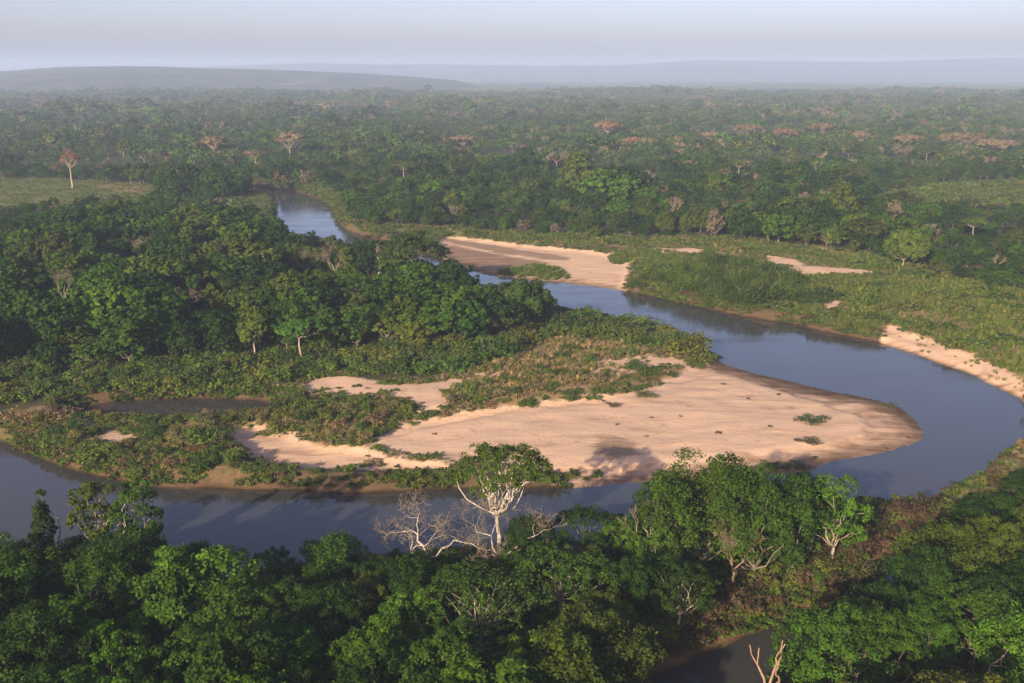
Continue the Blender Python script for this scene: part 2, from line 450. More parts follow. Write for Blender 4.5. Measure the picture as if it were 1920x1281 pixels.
# ------------------------------------------------------------------ crowns
def leafy_tree(name, seed, R, H, zlow, nl, sub, per, ls, shape='round', bark=None, core=.16, forkf=.62):
    """Returns (trunk mesh, crown mesh); the tree stands on its origin."""
    rng = np.random.default_rng(seed)
    zc = (H + zlow) / 2; hh = (H - zlow) / 2
    lobes = []
    for i in range(nl):
        f = (i + .5) / nl
        if shape == 'flat':
            a = i * 2.39996 + rng.normal() * .4; r = R * math.sqrt(f) * .92
            c = np.array([r * math.cos(a), r * math.sin(a), H - hh * .55 - (r / R) ** 2 * hh * .75 + rng.normal() * hh * .12])
            lr = R * rng.uniform(.20, .30)
        else:
            cz = 1 - 1.75 * f; a = i * 2.39996 + rng.normal() * .5
            rr = math.sqrt(max(0, 1 - cz * cz)); k = rng.uniform(.58, .86)
            w = 1.0
            if shape == 'cone': w = .35 + .65 * (1 - (cz + 1) / 2)
            if shape == 'tall': w = .8 + .2 * (1 - cz)
            c = np.array([R * k * rr * w * math.cos(a), R * k * rr * w * math.sin(a), zc + hh * k * cz * (1.0 if shape != 'loose' else rng.uniform(.75, 1.1))])
            lr = R * rng.uniform(.26, .42) * (.8 if shape == 'loose' else 1)
        lobes.append((c, lr))
    Cs, Ns, Ts = [], [], []
    mid = np.array([0, 0, zc if shape != 'flat' else H - hh * 1.4])
    for c, lr in lobes:
        outw = unit((c - mid) * np.array([1, 1, R / max(hh, .1) * .8]))
        ltone = rng.normal() * .10
        dirs = rdir(rng, sub * 3)
        dirs = dirs[(dirs @ unit(outw + np.array([0, 0, .5]))) > -.35][:sub]
        for d in dirs:
            flat = np.array([1, 1, .55 if shape == 'flat' else .85])
            sc_ = c + d * lr * rng.uniform(.55, 1.0) * flat
            sr = lr * rng.uniform(.34, .56)
            e = rdir(rng, per)
            e = unit(e + .55 * unit(outw + d))
            P = sc_ + e * sr * rng.uniform(.45, 1.1, (per, 1)) * flat
            N = unit(e * .55 + outw * .25 + np.array([0, 0, .35]) + rng.normal(size=(per, 3)) * .38)
            Cs.append(P); Ns.append(N)
            Ts.append(np.clip(.5 + ltone + rng.normal() * .09 + rng.normal(size=per) * .15, 0, 1))
    C = np.concatenate(Cs); N = np.concatenate(Ns); T = np.concatenate(Ts)
    nc = int(len(C) * core)
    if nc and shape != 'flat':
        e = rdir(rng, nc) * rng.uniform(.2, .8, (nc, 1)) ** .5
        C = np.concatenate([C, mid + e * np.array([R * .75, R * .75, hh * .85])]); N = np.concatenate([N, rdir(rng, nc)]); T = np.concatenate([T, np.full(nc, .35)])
    C[:, 2] = np.maximum(C[:, 2], .25)
    V, Q = leaf_cards(rng, C, N, ls * rng.uniform(.6, 1.35, len(C)))
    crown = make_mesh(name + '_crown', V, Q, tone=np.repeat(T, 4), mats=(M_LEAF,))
    tb = Tubes()
    r0 = .016 * H * (1 if shape != 'flat' else 1.15)
    fork = np.array([rng.normal() * .3, rng.normal() * .3, zlow + .15 * hh if shape != 'flat' else zlow * forkf])
    p = bent(rng, (0, 0, -.5), fork, 6, .03)
    tb.path(p, np.linspace(r0 * 1.35, r0 * .8, 6), 8)
    for c, lr in lobes:
        if rng.random() < (.85 if shape == 'flat' else .6):
            e = c - np.array([0, 0, lr * .2])
            p = bent(rng, fork, e, 6, .10)
            tb.path(p, np.linspace(r0 * .52, r0 * .10, 6), 5)
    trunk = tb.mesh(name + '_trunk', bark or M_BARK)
    return trunk, crown

def shrub_mesh(name, seed, R, H, nl, per, ls):
    rng = np.random.default_rng(seed)
    Cs, Ns, Ts = [], [], []
    for i in range(nl):
        a = i * 2.39996 + rng.normal() * .5; r = R * math.sqrt((i + .5) / nl) * .85
        hz = H * rng.uniform(.45, .8) * (1 - .45 * (r / R) ** 2)
        c = np.array([r * math.cos(a), r * math.sin(a), hz * .6]); lr = R * rng.uniform(.28, .42)
        e = rdir(rng, per); e[:, 2] = np.where(rng.random(per) < .75, np.abs(e[:, 2]), e[:, 2])
        P = c + e * rng.uniform(.5, 1.1, (per, 1)) * np.array([lr, lr, hz * .55])
        Cs.append(P); Ns.append(unit(e * .6 + np.array([0, 0, .45]) + rng.normal(size=(per, 3)) * .4))
        Ts.append(np.clip(.5 + rng.normal() * .12 + rng.normal(size=per) * .15, 0, 1))
    C = np.concatenate(Cs); C[:, 2] = np.maximum(C[:, 2], .08)
    V, Q = leaf_cards(rng, C, np.concatenate(Ns), ls * rng.uniform(.6, 1.3, len(C)))
    leaves = make_mesh(name + '_foliage', V, Q, tone=np.repeat(np.concatenate(Ts), 4), mats=(M_LEAF,))
    tb = Tubes()
    for k in range(6):
        a = k * 1.05 + rng.normal() * .2
        tb.path(bent(rng, (0, 0, -.2), (R * .55 * math.cos(a), R * .55 * math.sin(a), H * rng.uniform(.5, .75)), 4, .08), np.linspace(.06, .015, 4), 4)
    return tb.mesh(name + '_stems', M_BARK), leaves

def tuft_mesh(name, seed, R, H, n, w):
    rng = np.random.default_rng(seed)
    a = rng.uniform(0, 2 * math.pi, n); r = R * np.sqrt(rng.random(n)) * .6
    base = np.stack([r * np.cos(a), r * np.sin(a), np.full(n, -.05)], 1)
    lean = np.stack([np.cos(a), np.sin(a), np.zeros(n)], 1) * rng.uniform(.1, .55, (n, 1)) * H * .8
    h = H * rng.uniform(.55, 1.1, n)
    tip = base + lean; tip[:, 2] += h
    midp = base + lean * .35; midp[:, 2] += h * .6
    s = unit(np.cross(lean, np.array([0, 0, 1.]))) * w * rng.uniform(.6, 1.3, (n, 1))
    V = np.stack([base - s, base + s, midp + s * .8, midp - s * .8, tip], 1).reshape(-1, 3)
    i = np.arange(n)[:, None] * 5
    return make_mesh(name, V, i + np.array([[0, 1, 2, 3]]), i + np.array([[3, 2, 4]]), tone=np.repeat(np.clip(.5 + rng.normal(size=n) * .2, 0, 1), 5), mats=(M_GRASS,))

def bare_tree(name, seed, H, spread, bark, levels=5, fork=.3, lean=(0, 0), twig=.02, multi=1, up=.35, r0=None):
    """Trunk mesh and a mesh of limbs and twigs."""
    rng = np.random.default_rng(seed)
    tk, br, tw = Tubes(), Tubes(), Tubes()
    r0 = r0 or H * .02
    def grow(p, d, L, r, lev):
        d = unit(d)
        e = p + d * L
        e[2] = max(e[2], .4)
        pts = bent(rng, p, e, 5 if lev < 3 else 3, .09)
        rr = max(r * .62, twig)
        (br if lev < 3 else tw).path(pts, np.linspace(r, rr, len(pts)), 6 if lev < 2 else (4 if lev < 4 else 3))
        if lev >= levels: return
        k = 2 if lev < 1 else rng.integers(2, 4)
        for j in range(k + (1 if lev >= 2 else 0)):
            q = pts[-1] if j < 2 else pts[rng.integers(1, len(pts))]
            nd = unit(d * .75 + rdir(rng, 1)[0] * (spread + .12 * lev) + np.array([0, 0, up]))
            grow(q, nd, L * rng.uniform(.58, .86), rr * rng.uniform(.6, .85), lev + 1)
    for k in range(multi):
        b = np.array([rng.normal() * .4 * (multi > 1), rng.normal() * .4 * (multi > 1), -.5])
        f = np.array([lean[0] * H * fork + b[0] + rng.normal() * .5 * (multi > 1) , lean[1] * H * fork + b[1], H * fork * rng.uniform(.85, 1.1)])
        tk.path(bent(rng, b, f, 6, .04), np.linspace(r0 * 1.3, r0 * .8, 6), 8)
        n = 3 if multi == 1 else 2
        for j in range(n):
            a = 2 * math.pi * j / n + rng.normal() * .4 + k
            grow(f.copy(), np.array([math.cos(a) * spread * 1.3 + lean[0], math.sin(a) * spread * 1.3 + lean[1], .75 + up * .3]), H * (1 - fork) * .36, r0 * .62, 0)
    return tk.mesh(name + '_trunk', bark), br.mesh(name + '_limbs', bark), (tw.mesh(name + '_twigs', M_TWIG) if tw.n else None)

# ------------------------------------------------------------------ object helpers
def leafy(t):
    """Green foliage reflects little blue."""
    return (t[0] * .9, t[1], t[2] * .45) if t[1] > t[0] else tuple(t)

def tag(o, label, cat=None, group=None, kind=None):
    if label: o['label'] = label
    if cat: o['category'] = cat
    if group: o['group'] = group
    if kind: o['kind'] = kind
    return o

def obj(name, me, parent=None, loc=None):
    o = bpy.data.objects.new(name, me); col.objects.link(o)
    if parent is not None: o.parent = parent
    if loc is not None: o.location = loc
    return o

def thing(name, x, y, z, rot, scale, label, cat, group=None):
    e = bpy.data.objects.new(name, None); col.objects.link(e)
    e.empty_display_size = .5
    e.location = (x, y, z); e.rotation_euler = (0, 0, rot); e.scale = scale
    return tag(e, label, cat, group)

def zland(x, y):
    return float(land_height([x], [y])[0])

# ------------------------------------------------------------------ terrain
def axis(segs):
    out = []
    for a, b, s in segs:
        out.append(np.arange(a, b, s))
    return np.concatenate(out)
xs = axis([(-9000, -2500, 500), (-2500, -900, 80), (-900, -300, 14), (-300, -150, 3.0), (-150, 150, 1.0), (150, 300, 3.0), (300, 900, 14), (900, 2500, 80), (2500, 9001, 500)])
ys = axis([(-400, 60, 20), (60, 120, 2), (120, 330, 1.0), (330, 560, 1.8), (560, 900, 4), (900, 2000, 20), (2000, 4000, 60), (4000, 12001, 400)])
GX, GY = np.meshgrid(xs, ys)
gx, gy = GX.ravel(), GY.ravel()
gz = land_height(gx, gy)
nx, ny = len(xs), len(ys)
I, J = np.meshgrid(np.arange(ny - 1), np.arange(nx - 1), indexing='ij')
q = np.stack([I * nx + J, I * nx + J + 1, (I + 1) * nx + J + 1, (I + 1) * nx + J], -1).reshape(-1, 4)
me = make_mesh('ground', np.stack([gx, gy, gz], 1), q, mats=(M_GROUND,), smooth=True)
zone = np.zeros((len(gx), 4), np.float32); zone[:, 3] = 1
nearv = (gy < 1000) & (np.abs(gx) < 700)
def soft(polys, w):
    o = np.zeros(len(gx)); o[nearv] = sstep(-w, w, multi(polys, gx[nearv], gy[nearv])); return o
zone[:, 0] = soft(SANDS, 3.2); zone[:, 1] = np.maximum(soft(GREENS, 5), sstep(2600, 3500, gy)); zone[:, 2] = soft(DRYS, 5) * .75; zone[:, 3] = soft(MUD_SHADES, 3.0)
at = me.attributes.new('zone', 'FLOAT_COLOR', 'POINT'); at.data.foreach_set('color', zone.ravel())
tag(obj('ground', me), 'sandy and grassy valley floor with river banks', kind='structure')

def water_sheet(name, P, label, cell=3.0, pad=6.0):
    x0, y0 = P.min(0) - pad * 2; x1, y1 = P.max(0) + pad * 2
    y0 = max(y0, 60)
    ax = np.arange(x0, x1, cell); ay = np.arange(y0, y1, cell)
    cx, cy = np.meshgrid(ax[:-1] + cell / 2, ay[:-1] + cell / 2)
    keep = sdf(P, cx.ravel(), cy.ravel()) > -pad
    vx, vy = np.meshgrid(ax, ay)
    n_ = len(ax)
    I, J = np.meshgrid(np.arange(len(ay) - 1), np.arange(n_ - 1), indexing='ij')
    q = np.stack([I * n_ + J, I * n_ + J + 1, (I + 1) * n_ + J + 1, (I + 1) * n_ + J], -1).reshape(-1, 4)[keep]
    used, inv = np.unique(q, return_inverse=True)
    V = np.stack([vx.ravel(), vy.ravel(), np.zeros(vx.size)], 1)[used]
    return tag(obj(name, make_mesh(name, V, inv.reshape(-1, 4), mats=(M_WATER,), smooth=True)), label, kind='structure')
water_sheet('river', RIVER, 'broad grey blue river bending round the sand bar')
water_sheet('pool', POOL, 'narrow dark backwater pool behind the scrubby spit', 2.0, 4.0)
water_sheet('creek', CREEK, 'shadowed side creek between the near trees', 2.0, 4.0)

# ------------------------------------------------------------------ hills
def hill_material():
    m, n, l, p = mat('wooded_hillside')
    geo = n.new('ShaderNodeNewGeometry'); pos = geo.outputs['Position']
    a = noise(n, l, .010, 9, .75, pos); b = noise(n, l, .0025, 5, .6, pos)
    c = mix(n, l, (.018, .035, .014), (.085, .085, .042), maprange(n, l, a, .40, .62))
    c = mix(n, l, c, (.22, .16, .10), maprange(n, l, math_(n, l, 'ADD', a, b), 1.16, 1.34))
    l.new(c, p.inputs['Base Color']); p.inputs['Roughness'].default_value = 1
    bm = n.new('ShaderNodeBump'); bm.inputs['Distance'].default_value = 12; bm.inputs['Strength'].default_value = 1
    l.new(a, bm.inputs['Height']); l.new(bm.outputs[0], p.inputs['Normal'])
    return m
M_HILL = hill_material()

def ridge(name, profile, yc, half, label, step):
    """profile: (pixel column, pixel row) of the crest as seen from the viewpoint."""
    px = np.array([p[0] for p in profile], float); py = np.array([p[1] for p in profile], float)
    X = (px - 960) / F_PX * yc
    Hh = np.array([z_at(yc, v) for v in py])
    x = np.arange(X[0], X[-1] + 1, step); y = np.arange(yc - half, yc + half * .8 + 1, step)
    hx = np.interp(x, X, Hh)
    gx_, gy_ = np.meshgrid(x, y)
    b = 1 - np.clip(np.abs(gy_ - yc) / half, 0, 1) ** 1.6
    z = -15 + (hx[None] + 15) * b * (1 + .0 * gx_)
    nse = (fbm(gx_, gy_, half * .55, 4, 77) - .5)
    z = z + nse * (hx[None] + 10) * .55 * np.clip(np.abs(gy_ - yc) / half * 2.2, 0.06, 1) * (b > 0)
    n_ = len(x)
    I, J = np.meshgrid(np.arange(len(y) - 1), np.arange(n_ - 1), indexing='ij')
    q = np.stack([I * n_ + J, I * n_ + J + 1, (I + 1) * n_ + J + 1, (I + 1) * n_ + J], -1).reshape(-1, 4)
    me = make_mesh(name, np.stack([gx_.ravel(), gy_.ravel(), z.ravel()], 1), q, mats=(M_HILL,), smooth=True)
    return tag(obj(name, me), label, kind='structure')
ridge('hill', [(-900, 190), (-500, 150), (-150, 139), (0, 135), (60, 132), (120, 127), (160, 125), (250, 124), (330, 125), (390, 128), (470, 129), (560, 132), (700, 138), (850, 150), (1000, 185)],
      4600, 1250, 'long low wooded hill on the horizon above the meadow', 45)
ridge('hill', [(-800, 150), (0, 135), (300, 128), (480, 122), (600, 118), (720, 121), (850, 121), (1000, 123), (1150, 122), (1230, 117), (1310, 112), (1420, 114), (1500, 115), (1620, 116), (1720, 112), (1800, 110), (1920, 108), (2200, 112), (2800, 130)],
      9500, 1900, 'faint hazy ridge along the far horizon', 110)

# ------------------------------------------------------------------ plant kinds
NEAR = [leafy_tree('broad_tree', 11, 5.2, 12, 1.6, 17, 9, 78, .34),
        leafy_tree('broad_tree', 12, 5.8, 11, 1.4, 20, 9, 72, .35),
        leafy_tree('tall_tree', 13, 4.6, 14, 1.8, 18, 9, 76, .33, 'tall'),
        leafy_tree('loose_tree', 14, 5.6, 12.5, 2.2, 18, 7, 70, .33, 'loose', M_PALE),
        leafy_tree('spreading_tree', 15, 6.6, 11, 3.0, 26, 7, 62, .34, 'flat'),
        leafy_tree('broad_tree', 16, 4.4, 10, 1.0, 14, 10, 78, .33)]
NEAR_SHAPE = ['rounded', 'domed', 'tall', 'loose', 'flat-topped', 'compact']
NEAR_R = [5.2, 5.8, 4.6, 5.6, 6.6, 4.4]; NEAR_H = [12, 11, 14, 12.5, 11, 10]
MID = [leafy_tree('broad_tree', 31, 5.2, 12, 1.2, 14, 7, 22, .85),
       leafy_tree('broad_tree', 32, 5.8, 11, 1.0, 16, 7, 20, .9),
       leafy_tree('tall_tree', 33, 4.6, 14, 1.5, 15, 7, 21, .85, 'tall'),
       leafy_tree('loose_tree', 34, 5.6, 12.5, 2.0, 15, 6, 20, .8, 'loose'),
       leafy_tree('spreading_tree', 35, 6.8, 11, 2.6, 24, 5, 18, .85, 'flat', M_BARK, forkf=.95),
       leafy_tree('broad_tree', 36, 4.4, 10, .8, 12, 7, 22, .85)]
FAR = [leafy_tree('far_tree', 51, 5.2, 11, .6, 9, 5, 12, 1.5),
       leafy_tree('far_tree', 52, 5.8, 10, .6, 10, 5, 11, 1.6),
       leafy_tree('far_tree', 53, 4.6, 13, 1.0, 9, 5, 12, 1.5, 'tall'),
       leafy_tree('far_tree', 54, 6.6, 11, 2.6, 16, 3, 11, 1.5, 'flat', M_PALE, forkf=.95),
       leafy_tree('far_tree', 55, 4.2, 8, .3, 8, 5, 12, 1.5)]
SHRUB = [shrub_mesh('shrub', 71, 2.2, 3.2, 9, 70, .38), shrub_mesh('shrub', 72, 2.6, 2.6, 11, 60, .38), shrub_mesh('shrub', 73, 1.8, 3.8, 8, 70, .40)]
SHRUBBIG = [shrub_mesh('big_shrub', 91, 2.2, 3.2, 13, 230, .17), shrub_mesh('big_shrub', 92, 2.6, 2.6, 15, 200, .17), shrub_mesh('big_shrub', 93, 1.8, 3.8, 12, 230, .17)]
SMALLSH = [shrub_mesh('small_shrub', 75, 1.6, 1.8, 6, 34, .42), shrub_mesh('small_shrub', 76, 1.9, 1.3, 7, 30, .42)]
TUFT = [tuft_mesh('grass_tuft', 81, 1.0, 1.3, 36, .06), tuft_mesh('grass_tuft', 82, 1.3, 1.0, 40, .06)]

GREENT = {'dark green': (.018, .042, .004), 'deep green': (.024, .056, .005), 'green': (.036, .079, .006), 'bright green': (.049, .108, .007), 'olive green': (.053, .074, .008), 'yellowish green': (.072, .104, .010)}
TONES = list(GREENT)

ORD = ['first', 'second', 'third', 'fourth', 'fifth', 'sixth', 'seventh', 'eighth', 'ninth', 'tenth', 'eleventh', 'twelfth', 'thirteenth', 'fourteenth', 'fifteenth', 'sixteenth',
       'seventeenth', 'eighteenth', 'nineteenth', 'twentieth', 'twenty-first', 'twenty-second', 'twenty-third', 'twenty-fourth', 'twenty-fifth', 'twenty-sixth', 'twenty-seventh', 'twenty-eighth',
       'twenty-ninth', 'thirtieth', 'thirty-first', 'thirty-second', 'thirty-third', 'thirty-fourth', 'thirty-fifth', 'thirty-sixth', 'thirty-seventh', 'thirty-eighth', 'thirty-ninth', 'fortieth']

def scatter(P, spacing, seed, tries=30000, avoid=(), frustum=True, limit=5000):
    """Dart-throwing inside polygon P (ground metres); avoid = (x, y, r)."""
    rng = np.random.default_rng(seed)
    lo, hi = P.min(0), P.max(0)
    X = rng.uniform(lo[0], hi[0], tries); Y = rng.uniform(lo[1], hi[1], tries)
    ok = sdf(P, X, Y) > 0
    if frustum: ok &= (np.abs(X) < Y * .475 + 12) & (Y > 80)
    out = []
    cell = {}
    for x, y in zip(X[ok], Y[ok]):
        s = spacing * rng.uniform(.8, 1.25)
        if any((x - a) ** 2 + (y - b) ** 2 < r * r for a, b, r in avoid): continue
        i, j = int(x // spacing), int(y // spacing); good = True
        for di in (-2, -1, 0, 1, 2):
            for dj in (-2, -1, 0, 1, 2):
                for a, b in cell.get((i + di, j + dj), ()):
                    if (a - x) ** 2 + (b - y) ** 2 < s * s: good = False
        if good:
            cell.setdefault((i, j), []).append((x, y)); out.append((x, y))
            if len(out) >= limit: break
    return out

def place_tree(k, kit, x, y, z, rot, s, tint, label, group, name='leafy_tree', cat='tree'):
    e = thing(name, x, y, z, rot, s, label, cat, group)
    obj('trunk', kit[k][0], e)
    c = obj('crown', kit[k][1], e); c['tint'] = tint
    return e

def rows_and_labels(items, nrows, where, what='tree'):
    """items: dicts with x, y, tone, shape; adds a label that counts along rows."""
    items.sort(key=lambda d: d['y'])
    per = math.ceil(len(items) / nrows)
    for r in range(nrows):
        row = sorted(items[r * per:(r + 1) * per], key=lambda d: d['x'] / d['y'])
        for i, d in enumerate(row):
            d['label'] = '%s %s %s, %s from left in %s row of %s' % (d['tone'], d['shape'], what, ORD[i] if i < len(ORD) else 'last', ORD[r], where)

def jitter(rng, t, a=.16):
    v = 1 + rng.normal() * a * .6
    return [float(max(.004, t[0] * v * (1 + rng.normal() * a * .5))), float(max(.004, t[1] * v)), float(max(.003, t[2] * v * (1 + rng.normal() * a * .6)))]

SKY_MAIN = [(-400, 940), (0, 965), (60, 990), (110, 1005), (140, 960), (200, 955), (270, 970), (330, 985), (380, 1000), (430, 990), (500, 975), (560, 955), (620, 965), (700, 938), (745, 938), (780, 1000), (950, 1000), (985, 952), (1100, 945), (1190, 970), (1205, 910), (1240, 885),
            (1280, 850), (1320, 838), (1380, 865), (1420, 880), (1480, 895), (1540, 905), (1600, 930), (1650, 965), (1700, 1000)]
SKY_RIGHT = [(1300, 1300), (1400, 1270), (1480, 1200), (1560, 1140), (1620, 1115), (1680, 1080), (1730, 1020), (1800, 965), (1860, 930), (1920, 885), (2100, 850), (2500, 800)]
SKY_LEFT = [(-300, 400), (0, 405), (100, 395), (220, 372), (330, 378), (430, 385), (460, 368), (505, 405), (540, 436), (610, 432), (640, 452), (700, 440), (760, 432), (812, 434), (830, 475), (870, 515), (905, 545), (960, 532), (1010, 545), (1045, 585), (1100, 600)]

def cap(profile, x, y, z):
    px = project(x, y, 10)[0]
    py = np.interp(px, [a for a, b in profile], [b for a, b in profile])
    return z_at(y, py) - z

FG_PX = [(-400, 1120), (0, 1135), (200, 1150), (430, 1150), (600, 1125), (760, 1105), (900, 1085), (1000, 1075), (1190, 1055), (1250, 1035), (1400, 1022), (1550, 1000), (1625, 985), (1640, 1000), (1560, 1045), (1480, 1085), (1400, 1120),
         (1310, 1165), (1220, 1215), (1130, 1290), (1050, 1400), (960, 1720), (-700, 1720)]
RIGHT_PX = [(1905, 960), (1960, 905), (2300, 860), (2900, 1100), (2900, 1720), (1300, 1720), (1420, 1400), (1500, 1320), (1590, 1255), (1670, 1190), (1740, 1115), (1800, 1060), (1860, 1000)]
LEFT_PX = [(-280, 735), (0, 708), (200, 698), (420, 694), (560, 680), (700, 672), (860, 668), (940, 640), (1035, 615), (1060, 605), (1000, 590), (900, 572), (800, 542), (700, 502), (600, 482), (520, 462), (480, 440), (380, 425), (0, 425), (-280, 425)]
FG, RIGHTF, LEFTF = gpoly(FG_PX, 2), gpoly(RIGHT_PX, 2), gpoly(LEFT_PX, 2)
AVOID = []          # kept clear around the trees that stand out
VIS = []            # sight lines to them: neighbours in front stay lower

# ------------------------------------------------------------------ trees that stand out
def standout(px, base_py, top_py, kind, label, tint=None, seed=1, name=None, rad=None, clear=3.0, group=None, **kw):
    """A tree whose foot is on the ground at (px, base_py) and whose top reaches image row top_py."""
    x, y = ground(px, base_py, 2.0)
    z = zland(x, y); h = z_at(y, top_py) - z
    AVOID.append((x, y, clear))
    hw = max(8.0, (base_py - top_py) * .32)
    if kind in ('bare', 'tuft', 'umbrella', 'cone') or top_py < 350: VIS.append((px - hw, px + hw, top_py + (.62 if kind in ('bare', 'tuft') else .5) * (base_py - top_py), y))
    if kind == 'bare':
        e = thing(name or 'bare_tree', x, y, z, kw.pop('rot', 0), (1, 1, 1), label, 'tree', group)
        t, b, w_ = bare_tree('bare', seed, h, kw.pop('spread', .7), kw.pop('bark', M_DEAD), **kw)
        obj('trunk', t, e); obj('branches', b, e)
        if w_: obj('twigs', w_, e)['kind'] = 'stuff'; b = w_
        # the random growth sets its own height: bring it to the measured one
        zz = max(v.co.z for v in b.vertices)
        e.scale = (h / zz * kw.get('wide', 1), h / zz * kw.get('wide', 1), h / zz)
    else:
        e = thing(name or 'leafy_tree', x, y, z, kw.pop('rot', 0), (1, 1, 1), label, 'tree', group)
        R = rad or h * .45
        args = dict(umbrella=('flat', .62, 30, 6, 44, .36), round=('round', .12, 20, 9, 60, .38), tall=('tall', .15, 20, 9, 56, .38), cone=('cone', .04, 22, 9, 50, .33), loose=('loose', .25, 16, 7, 44, .38), tuft=('flat', .62, 16, 7, 26, .75))[kind]
        d = kw.pop('detail', 1.0); ls = kw.pop('leaf', args[5])
        t, c = leafy_tree('standout', seed, R, h, h * kw.pop('low', args[1]), args[2], args[3], max(6, int(args[4] * d)), ls, args[0], kw.pop('bark', M_PALE), forkf=.62 if kind == 'umbrella' else .92)
        obj('trunk', t, e)
        o = obj('crown', c, e); o['tint'] = list(leafy(tint))
    return e

BROWN = (.16, .095, .045); RUST = (.15, .11, .062); TAN = (.17, .13, .08); LIME = (.105, .15, .035); PINK = (.22, .14, .10)
standout(940, 1062, 850, 'umbrella', 'flat-topped umbrella tree with white branches standing before the sand bar', (.055, .082, .016), 201, 'umbrella_tree', 7.4, 5, low=.74, bark=M_WHITE)
standout(808, 1110, 925, 'bare', 'tangled leafless tree with twisting pale limbs below the umbrella tree', seed=202, spread=1.0, bark=M_WHITE, levels=5, fork=.30, up=.22, clear=5, twig=.022, r0=.27)
standout(935, 1095, 940, 'bare', 'small leafless tree with a haze of brown twigs under the umbrella tree', seed=203, spread=.85, bark=M_WHITE, levels=5, fork=.3, clear=4, twig=.02)
standout(95, 1120, 905, 'cone', 'narrow dark vine-draped snag rising like a cypress over the river', (.028, .045, .016), 204, 'vine_draped_tree', 1.9, 2.5, bark=M_DEAD)
standout(190, 1130, 885, 'loose', 'slender tree with thin yellowish crown and white stem over the river', (.060, .075, .016), 205, None, 3.4, 2.2, low=.40, detail=.8)
standout(268, 1120, 885, 'loose', 'spindly green tree with white forked stem beside the thin yellowish one', (.040, .078, .012), 206, None, 4.0, 2.2, low=.30, detail=.8)
standout(1217, 1095, 935, 'bare', 'pale leaning bare trunk with few branches beside the tallest near tree', seed=207, spread=.45, bark=M_PALE, levels=4, fork=.45, lean=(-.12, 0), clear=2.5)
standout(1374, 1112, 962, 'bare', 'tan twiggy leafless tree among the tall green near trees', seed=208, spread=.45, levels=5, fork=.26, bark=M_SNAG, clear=3.0, up=.6)
standout(1048, 1180, 1040, 'umbrella', 'wide green tree showing a pale forked trunk under its crown', (.045, .08, .02), 209, None, 6.5, 5, low=.6)
standout(905, 1260, 1085, 'umbrella', 'open layered tree with bleached bare boughs in the near forest', (.045, .075, .022), 210, None, 7.0, 5, low=.6, detail=.55)
standout(1320, 1090, 836, 'round', 'tallest domed green tree on the near bank overlapping the sand bar', (.046, .080, .016), 211, None, 7.4, 6, low=.03, bark=M_BARK)
standout(1408, 1095, 866, 'round', 'tall green tree just right of the tallest domed near tree', (.040, .076, .016), 216, None, 6.0, 5, low=.03, bark=M_BARK)
standout(1478, 1080, 884, 'tall', 'tall deep green tree between the domed tree and the lime one', (.032, .066, .012), 217, None, 5.0, 4.5, low=.02, bark=M_BARK)
standout(1245, 1100, 880, 'tall', 'tall green tree hugging the river side of the tallest domed tree', (.040, .070, .014), 218, None, 4.6, 4.5, low=.03, bark=M_BARK)
standout(1560, 1060, 872, 'loose', 'bright lime feathery tree at the river edge of the near bank', (.066, .128, .022), 212, None, 5.2, 5, detail=.9, low=.08)
standout(1432, 1440, 1215, 'bare', 'broken dead snag with orange-brown stubs at the bottom edge', seed=213, name='dead_snag', spread=.35, levels=1, fork=.5, bark=M_SNAG, up=.8, clear=3, r0=.2, twig=.05)
standout(1868, 1330, 1195, 'bare', 'bleached bare bough poking out of the flat-topped trees', seed=214, spread=.9, levels=3, fork=.5, bark=M_PALE, clear=2.5, lean=(-.3, 0))
standout(1600, 1340, 1215, 'bare', 'short pale bare branches above the dark trees by the creek', seed=215, spread=.9, levels=3, fork=.5, bark=M_PALE, clear=2.5)
# peninsula forest
standout(125, 600, 497, 'bare', 'leafless grey tree with upswept forks in the peninsula forest', seed=221, spread=.55, bark=M_PALE, levels=5, fork=.35, up=.5, clear=6)
standout(350, 610, 533, 'bare', 'brownish half-bare tree deep among dark peninsula trees', seed=222, spread=.7, levels=5, clear=5)
standout(632, 540, 452, 'bare', 'pinkish leafless tree near the top edge of the peninsula forest', seed=223, spread=.75, bark=M_PALE, levels=5, clear=6)
standout(577, 535, 465, 'bare', 'small bare tree just left of the pinkish leafless tree', seed=224, spread=.6, bark=M_PALE, levels=5, clear=5)
standout(706, 545, 455, 'bare', 'single leaning white trunk beside the dark umbrella crowned tree', seed=225, spread=.4, bark=M_PALE, levels=3, fork=.5, lean=(.2, 0), clear=5)
standout(770, 550, 428, 'umbrella', 'dark broad umbrella crowned tree at the tip of the peninsula forest', (.040, .055, .020), 226, None, 11, 8, low=.3, leaf=.8)
standout(408, 535, 448, 'loose', 'sparse tree with several pale stems high in the peninsula forest', (.075, .085, .035), 227, None, 5, 5, low=.5, leaf=.7, detail=.6)
standout(545, 625, 545, 'loose', 'thin tree with a crooked pale stem in mid peninsula forest', (.06, .085, .025), 228, None, 4, 4, low=.45, leaf=.7, detail=.6)
standout(480, 685, 575, 'tall', 'leaning light green tree with a tan stem above the scrub belt', (.075, .095, .03), 229, None, 3.4, 4, leaf=.7, low=.35)
standout(568, 690, 595, 'tuft', 'bright palm-like tree with white stem at the forest edge', (.055, .12, .035), 230, 'palm_like_tree', 5.4, 5)
standout(268, 505, 440, 'bare', 'faint brown leafless tree in the upper peninsula forest', seed=231, spread=.7, levels=5, clear=5)
standout(980, 620, 530, 'round', 'big dark round tree at the peninsula end beside the river', (.040, .066, .020), 232, None, 8.5, 9, leaf=.8)
standout(890, 620, 535, 'round', 'dark green tree just inland of the big round peninsula tree', (.045, .075, .02), 233, None, 7, 7, leaf=.8)
